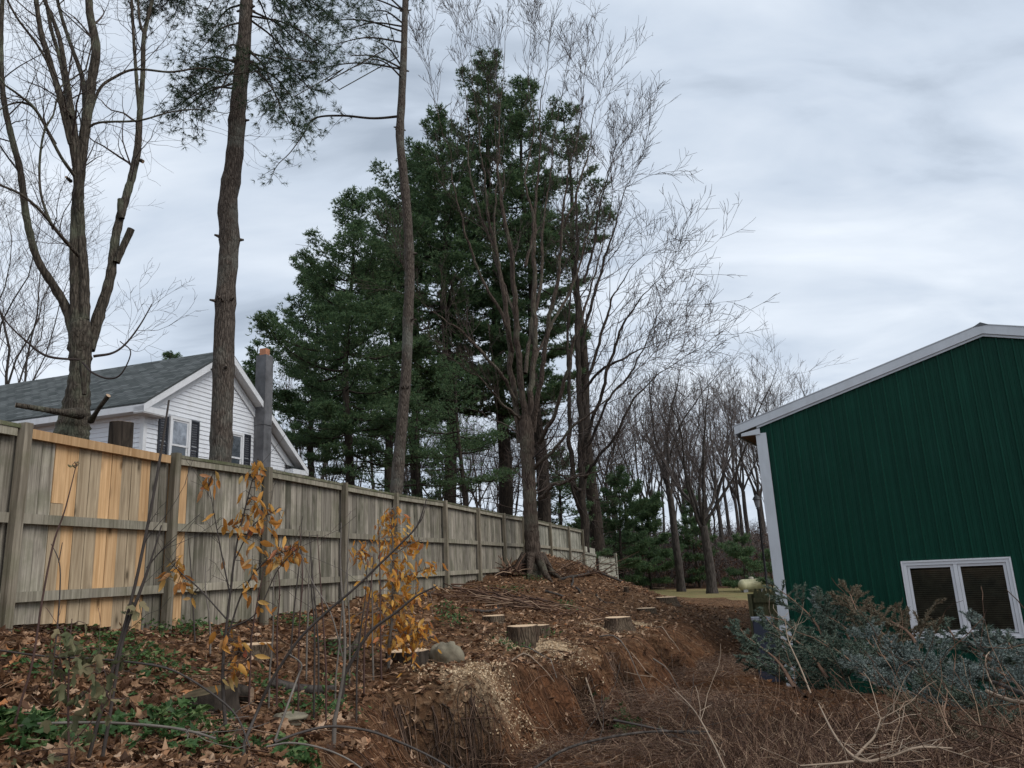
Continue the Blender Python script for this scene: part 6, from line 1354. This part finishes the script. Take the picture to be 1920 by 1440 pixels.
def bough_mesh(seed, L, fan, name, dens=1.0):
    """a spruce bough along +x: stem, fishbone twigs, bottle-brush needles"""
    R = random.Random(seed); rg = np.random.default_rng(seed); tb = Tubes(); TP = []; TD = []
    n = 9; st = np.array([[L * i / (n - 1), .04 * L * sin(i * .8 + seed), .10 * L * (i / (n - 1)) ** 2 * R.uniform(.6, 1.2)] for i in range(n)]); tb.add(st, np.linspace(.016, .004, n), 6)
    def twig(p, d, l, lv):
        q = [p]; dd = np.array(d)
        for i in range(4): dd = nrm(dd + np.array([R.gauss(0, .1), R.gauss(0, .1), R.gauss(.03, .08)])); q.append(q[-1] + dd * l / 4)
        q = np.array(q); tb.add(q, np.linspace(.005, .002, 5), 3); m = int(l / .0085 * dens)
        for i in range(m):
            x = (.08 + .92 * i / m) * 4; k = min(int(x), 3); TP.append(q[k] + (q[k + 1] - q[k]) * (x - k)); a = nrm(q[k + 1] - q[k]); TD.append(nrm(a * .75 + np.array([0, 0, .18])))
        if lv < 1:
            for s in range(int(l / .085)):
                f = R.uniform(.2, .9); x = f * 4; k = min(int(x), 3); twig(q[k] + (q[k + 1] - q[k]) * (x - k), rdir(R, nrm(q[k + 1] - q[k]), R.uniform(.5, .9)), l * R.uniform(.3, .5) * (1.1 - f * .6), lv + 1)
    for k in range(int(L / .06)):
        f = .18 + .82 * k / int(L / .06); i = min(int(f * (n - 1)), n - 2); p = st[i] + (st[i + 1] - st[i]) * (f * (n - 1) - i); s = 1 if k % 2 else -1
        twig(p, nrm(np.array([.72, s * fan * R.uniform(.5, 1.1), R.uniform(-.05, .38)])), L * (.46 - .3 * f) * R.uniform(.7, 1.15), 0)
    twig(st[-1], (1, 0, .15), L * .15, 0)
    a = tb.into(Geo()); b = Geo(); tufts(b, TP, TD, 5, .03, .0105, .5, rg)
    return a, b
def boughs():
    kinds = []
    for i, (sd, L, fan) in enumerate([(1, 1.3, .75), (2, 1.0, .9), (3, 1.5, .6)]):
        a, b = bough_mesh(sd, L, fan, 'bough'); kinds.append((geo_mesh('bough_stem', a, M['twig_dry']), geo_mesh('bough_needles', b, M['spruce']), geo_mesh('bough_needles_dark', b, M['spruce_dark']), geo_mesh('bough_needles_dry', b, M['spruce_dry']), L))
    R = random.Random(3)
    spec = [  # base (px,py,d), tip (px,py,d), kind, tone, label
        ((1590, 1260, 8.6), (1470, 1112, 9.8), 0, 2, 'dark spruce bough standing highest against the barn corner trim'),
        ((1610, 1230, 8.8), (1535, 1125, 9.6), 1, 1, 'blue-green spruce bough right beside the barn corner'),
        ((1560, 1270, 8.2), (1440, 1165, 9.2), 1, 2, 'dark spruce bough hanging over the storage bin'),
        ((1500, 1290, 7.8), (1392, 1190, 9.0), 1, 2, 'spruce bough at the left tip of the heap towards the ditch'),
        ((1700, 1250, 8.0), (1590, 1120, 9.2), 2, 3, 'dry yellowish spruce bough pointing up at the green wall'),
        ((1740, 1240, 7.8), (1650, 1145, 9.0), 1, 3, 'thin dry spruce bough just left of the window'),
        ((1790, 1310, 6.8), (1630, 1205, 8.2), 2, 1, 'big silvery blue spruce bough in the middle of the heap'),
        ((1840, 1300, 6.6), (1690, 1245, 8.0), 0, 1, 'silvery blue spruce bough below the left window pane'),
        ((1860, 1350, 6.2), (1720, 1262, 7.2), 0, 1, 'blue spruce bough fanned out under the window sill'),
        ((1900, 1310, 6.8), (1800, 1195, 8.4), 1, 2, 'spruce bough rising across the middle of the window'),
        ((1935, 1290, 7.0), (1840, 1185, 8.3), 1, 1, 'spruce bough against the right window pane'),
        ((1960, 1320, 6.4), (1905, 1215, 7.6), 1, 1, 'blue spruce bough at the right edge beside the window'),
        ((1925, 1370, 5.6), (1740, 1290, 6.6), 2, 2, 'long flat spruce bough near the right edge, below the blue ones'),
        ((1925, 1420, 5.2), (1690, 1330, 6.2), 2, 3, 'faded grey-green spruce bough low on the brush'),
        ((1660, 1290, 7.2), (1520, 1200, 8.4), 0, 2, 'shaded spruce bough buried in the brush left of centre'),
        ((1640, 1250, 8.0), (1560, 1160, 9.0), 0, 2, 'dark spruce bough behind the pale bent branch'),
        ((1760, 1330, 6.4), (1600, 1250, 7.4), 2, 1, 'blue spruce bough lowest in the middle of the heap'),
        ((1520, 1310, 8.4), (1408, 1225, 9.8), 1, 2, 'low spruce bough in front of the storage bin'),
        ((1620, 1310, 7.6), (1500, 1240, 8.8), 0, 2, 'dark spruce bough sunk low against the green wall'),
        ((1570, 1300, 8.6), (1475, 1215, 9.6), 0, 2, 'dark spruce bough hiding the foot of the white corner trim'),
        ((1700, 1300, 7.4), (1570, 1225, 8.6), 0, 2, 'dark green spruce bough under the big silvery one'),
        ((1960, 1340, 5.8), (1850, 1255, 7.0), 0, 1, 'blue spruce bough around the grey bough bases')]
    for i, (a, b, k, tone, lab) in enumerate(spec):
        A, B = P(*a), P(*b); v = B - A; l = np.linalg.norm(v); st, n1, n2, n3, L0 = kinds[k]
        t = thing('spruce_bough', lab, 'spruce bough', A, 'cut spruce boughs heaped by the barn')
        x = v / l; y = nrm(np.cross((0, 0, 1), x)); z = np.cross(x, y); ro = R.uniform(-.5, .5); y2 = y * cos(ro) + z * sin(ro); z2 = np.cross(x, y2)
        t.rotation_euler = mathutils.Matrix(((x[0], y2[0], z2[0]), (x[1], y2[1], z2[1]), (x[2], y2[2], z2[2]))).to_euler(); s = l / L0; t.scale = (s, s * 1.12, s * .72)
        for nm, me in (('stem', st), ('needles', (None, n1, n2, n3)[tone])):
            o = bpy.data.objects.new(nm, me); COL.objects.link(o); o.parent = t
boughs()
print('TRIS', TRIS[0], 'OBJ', len(bpy.data.objects))
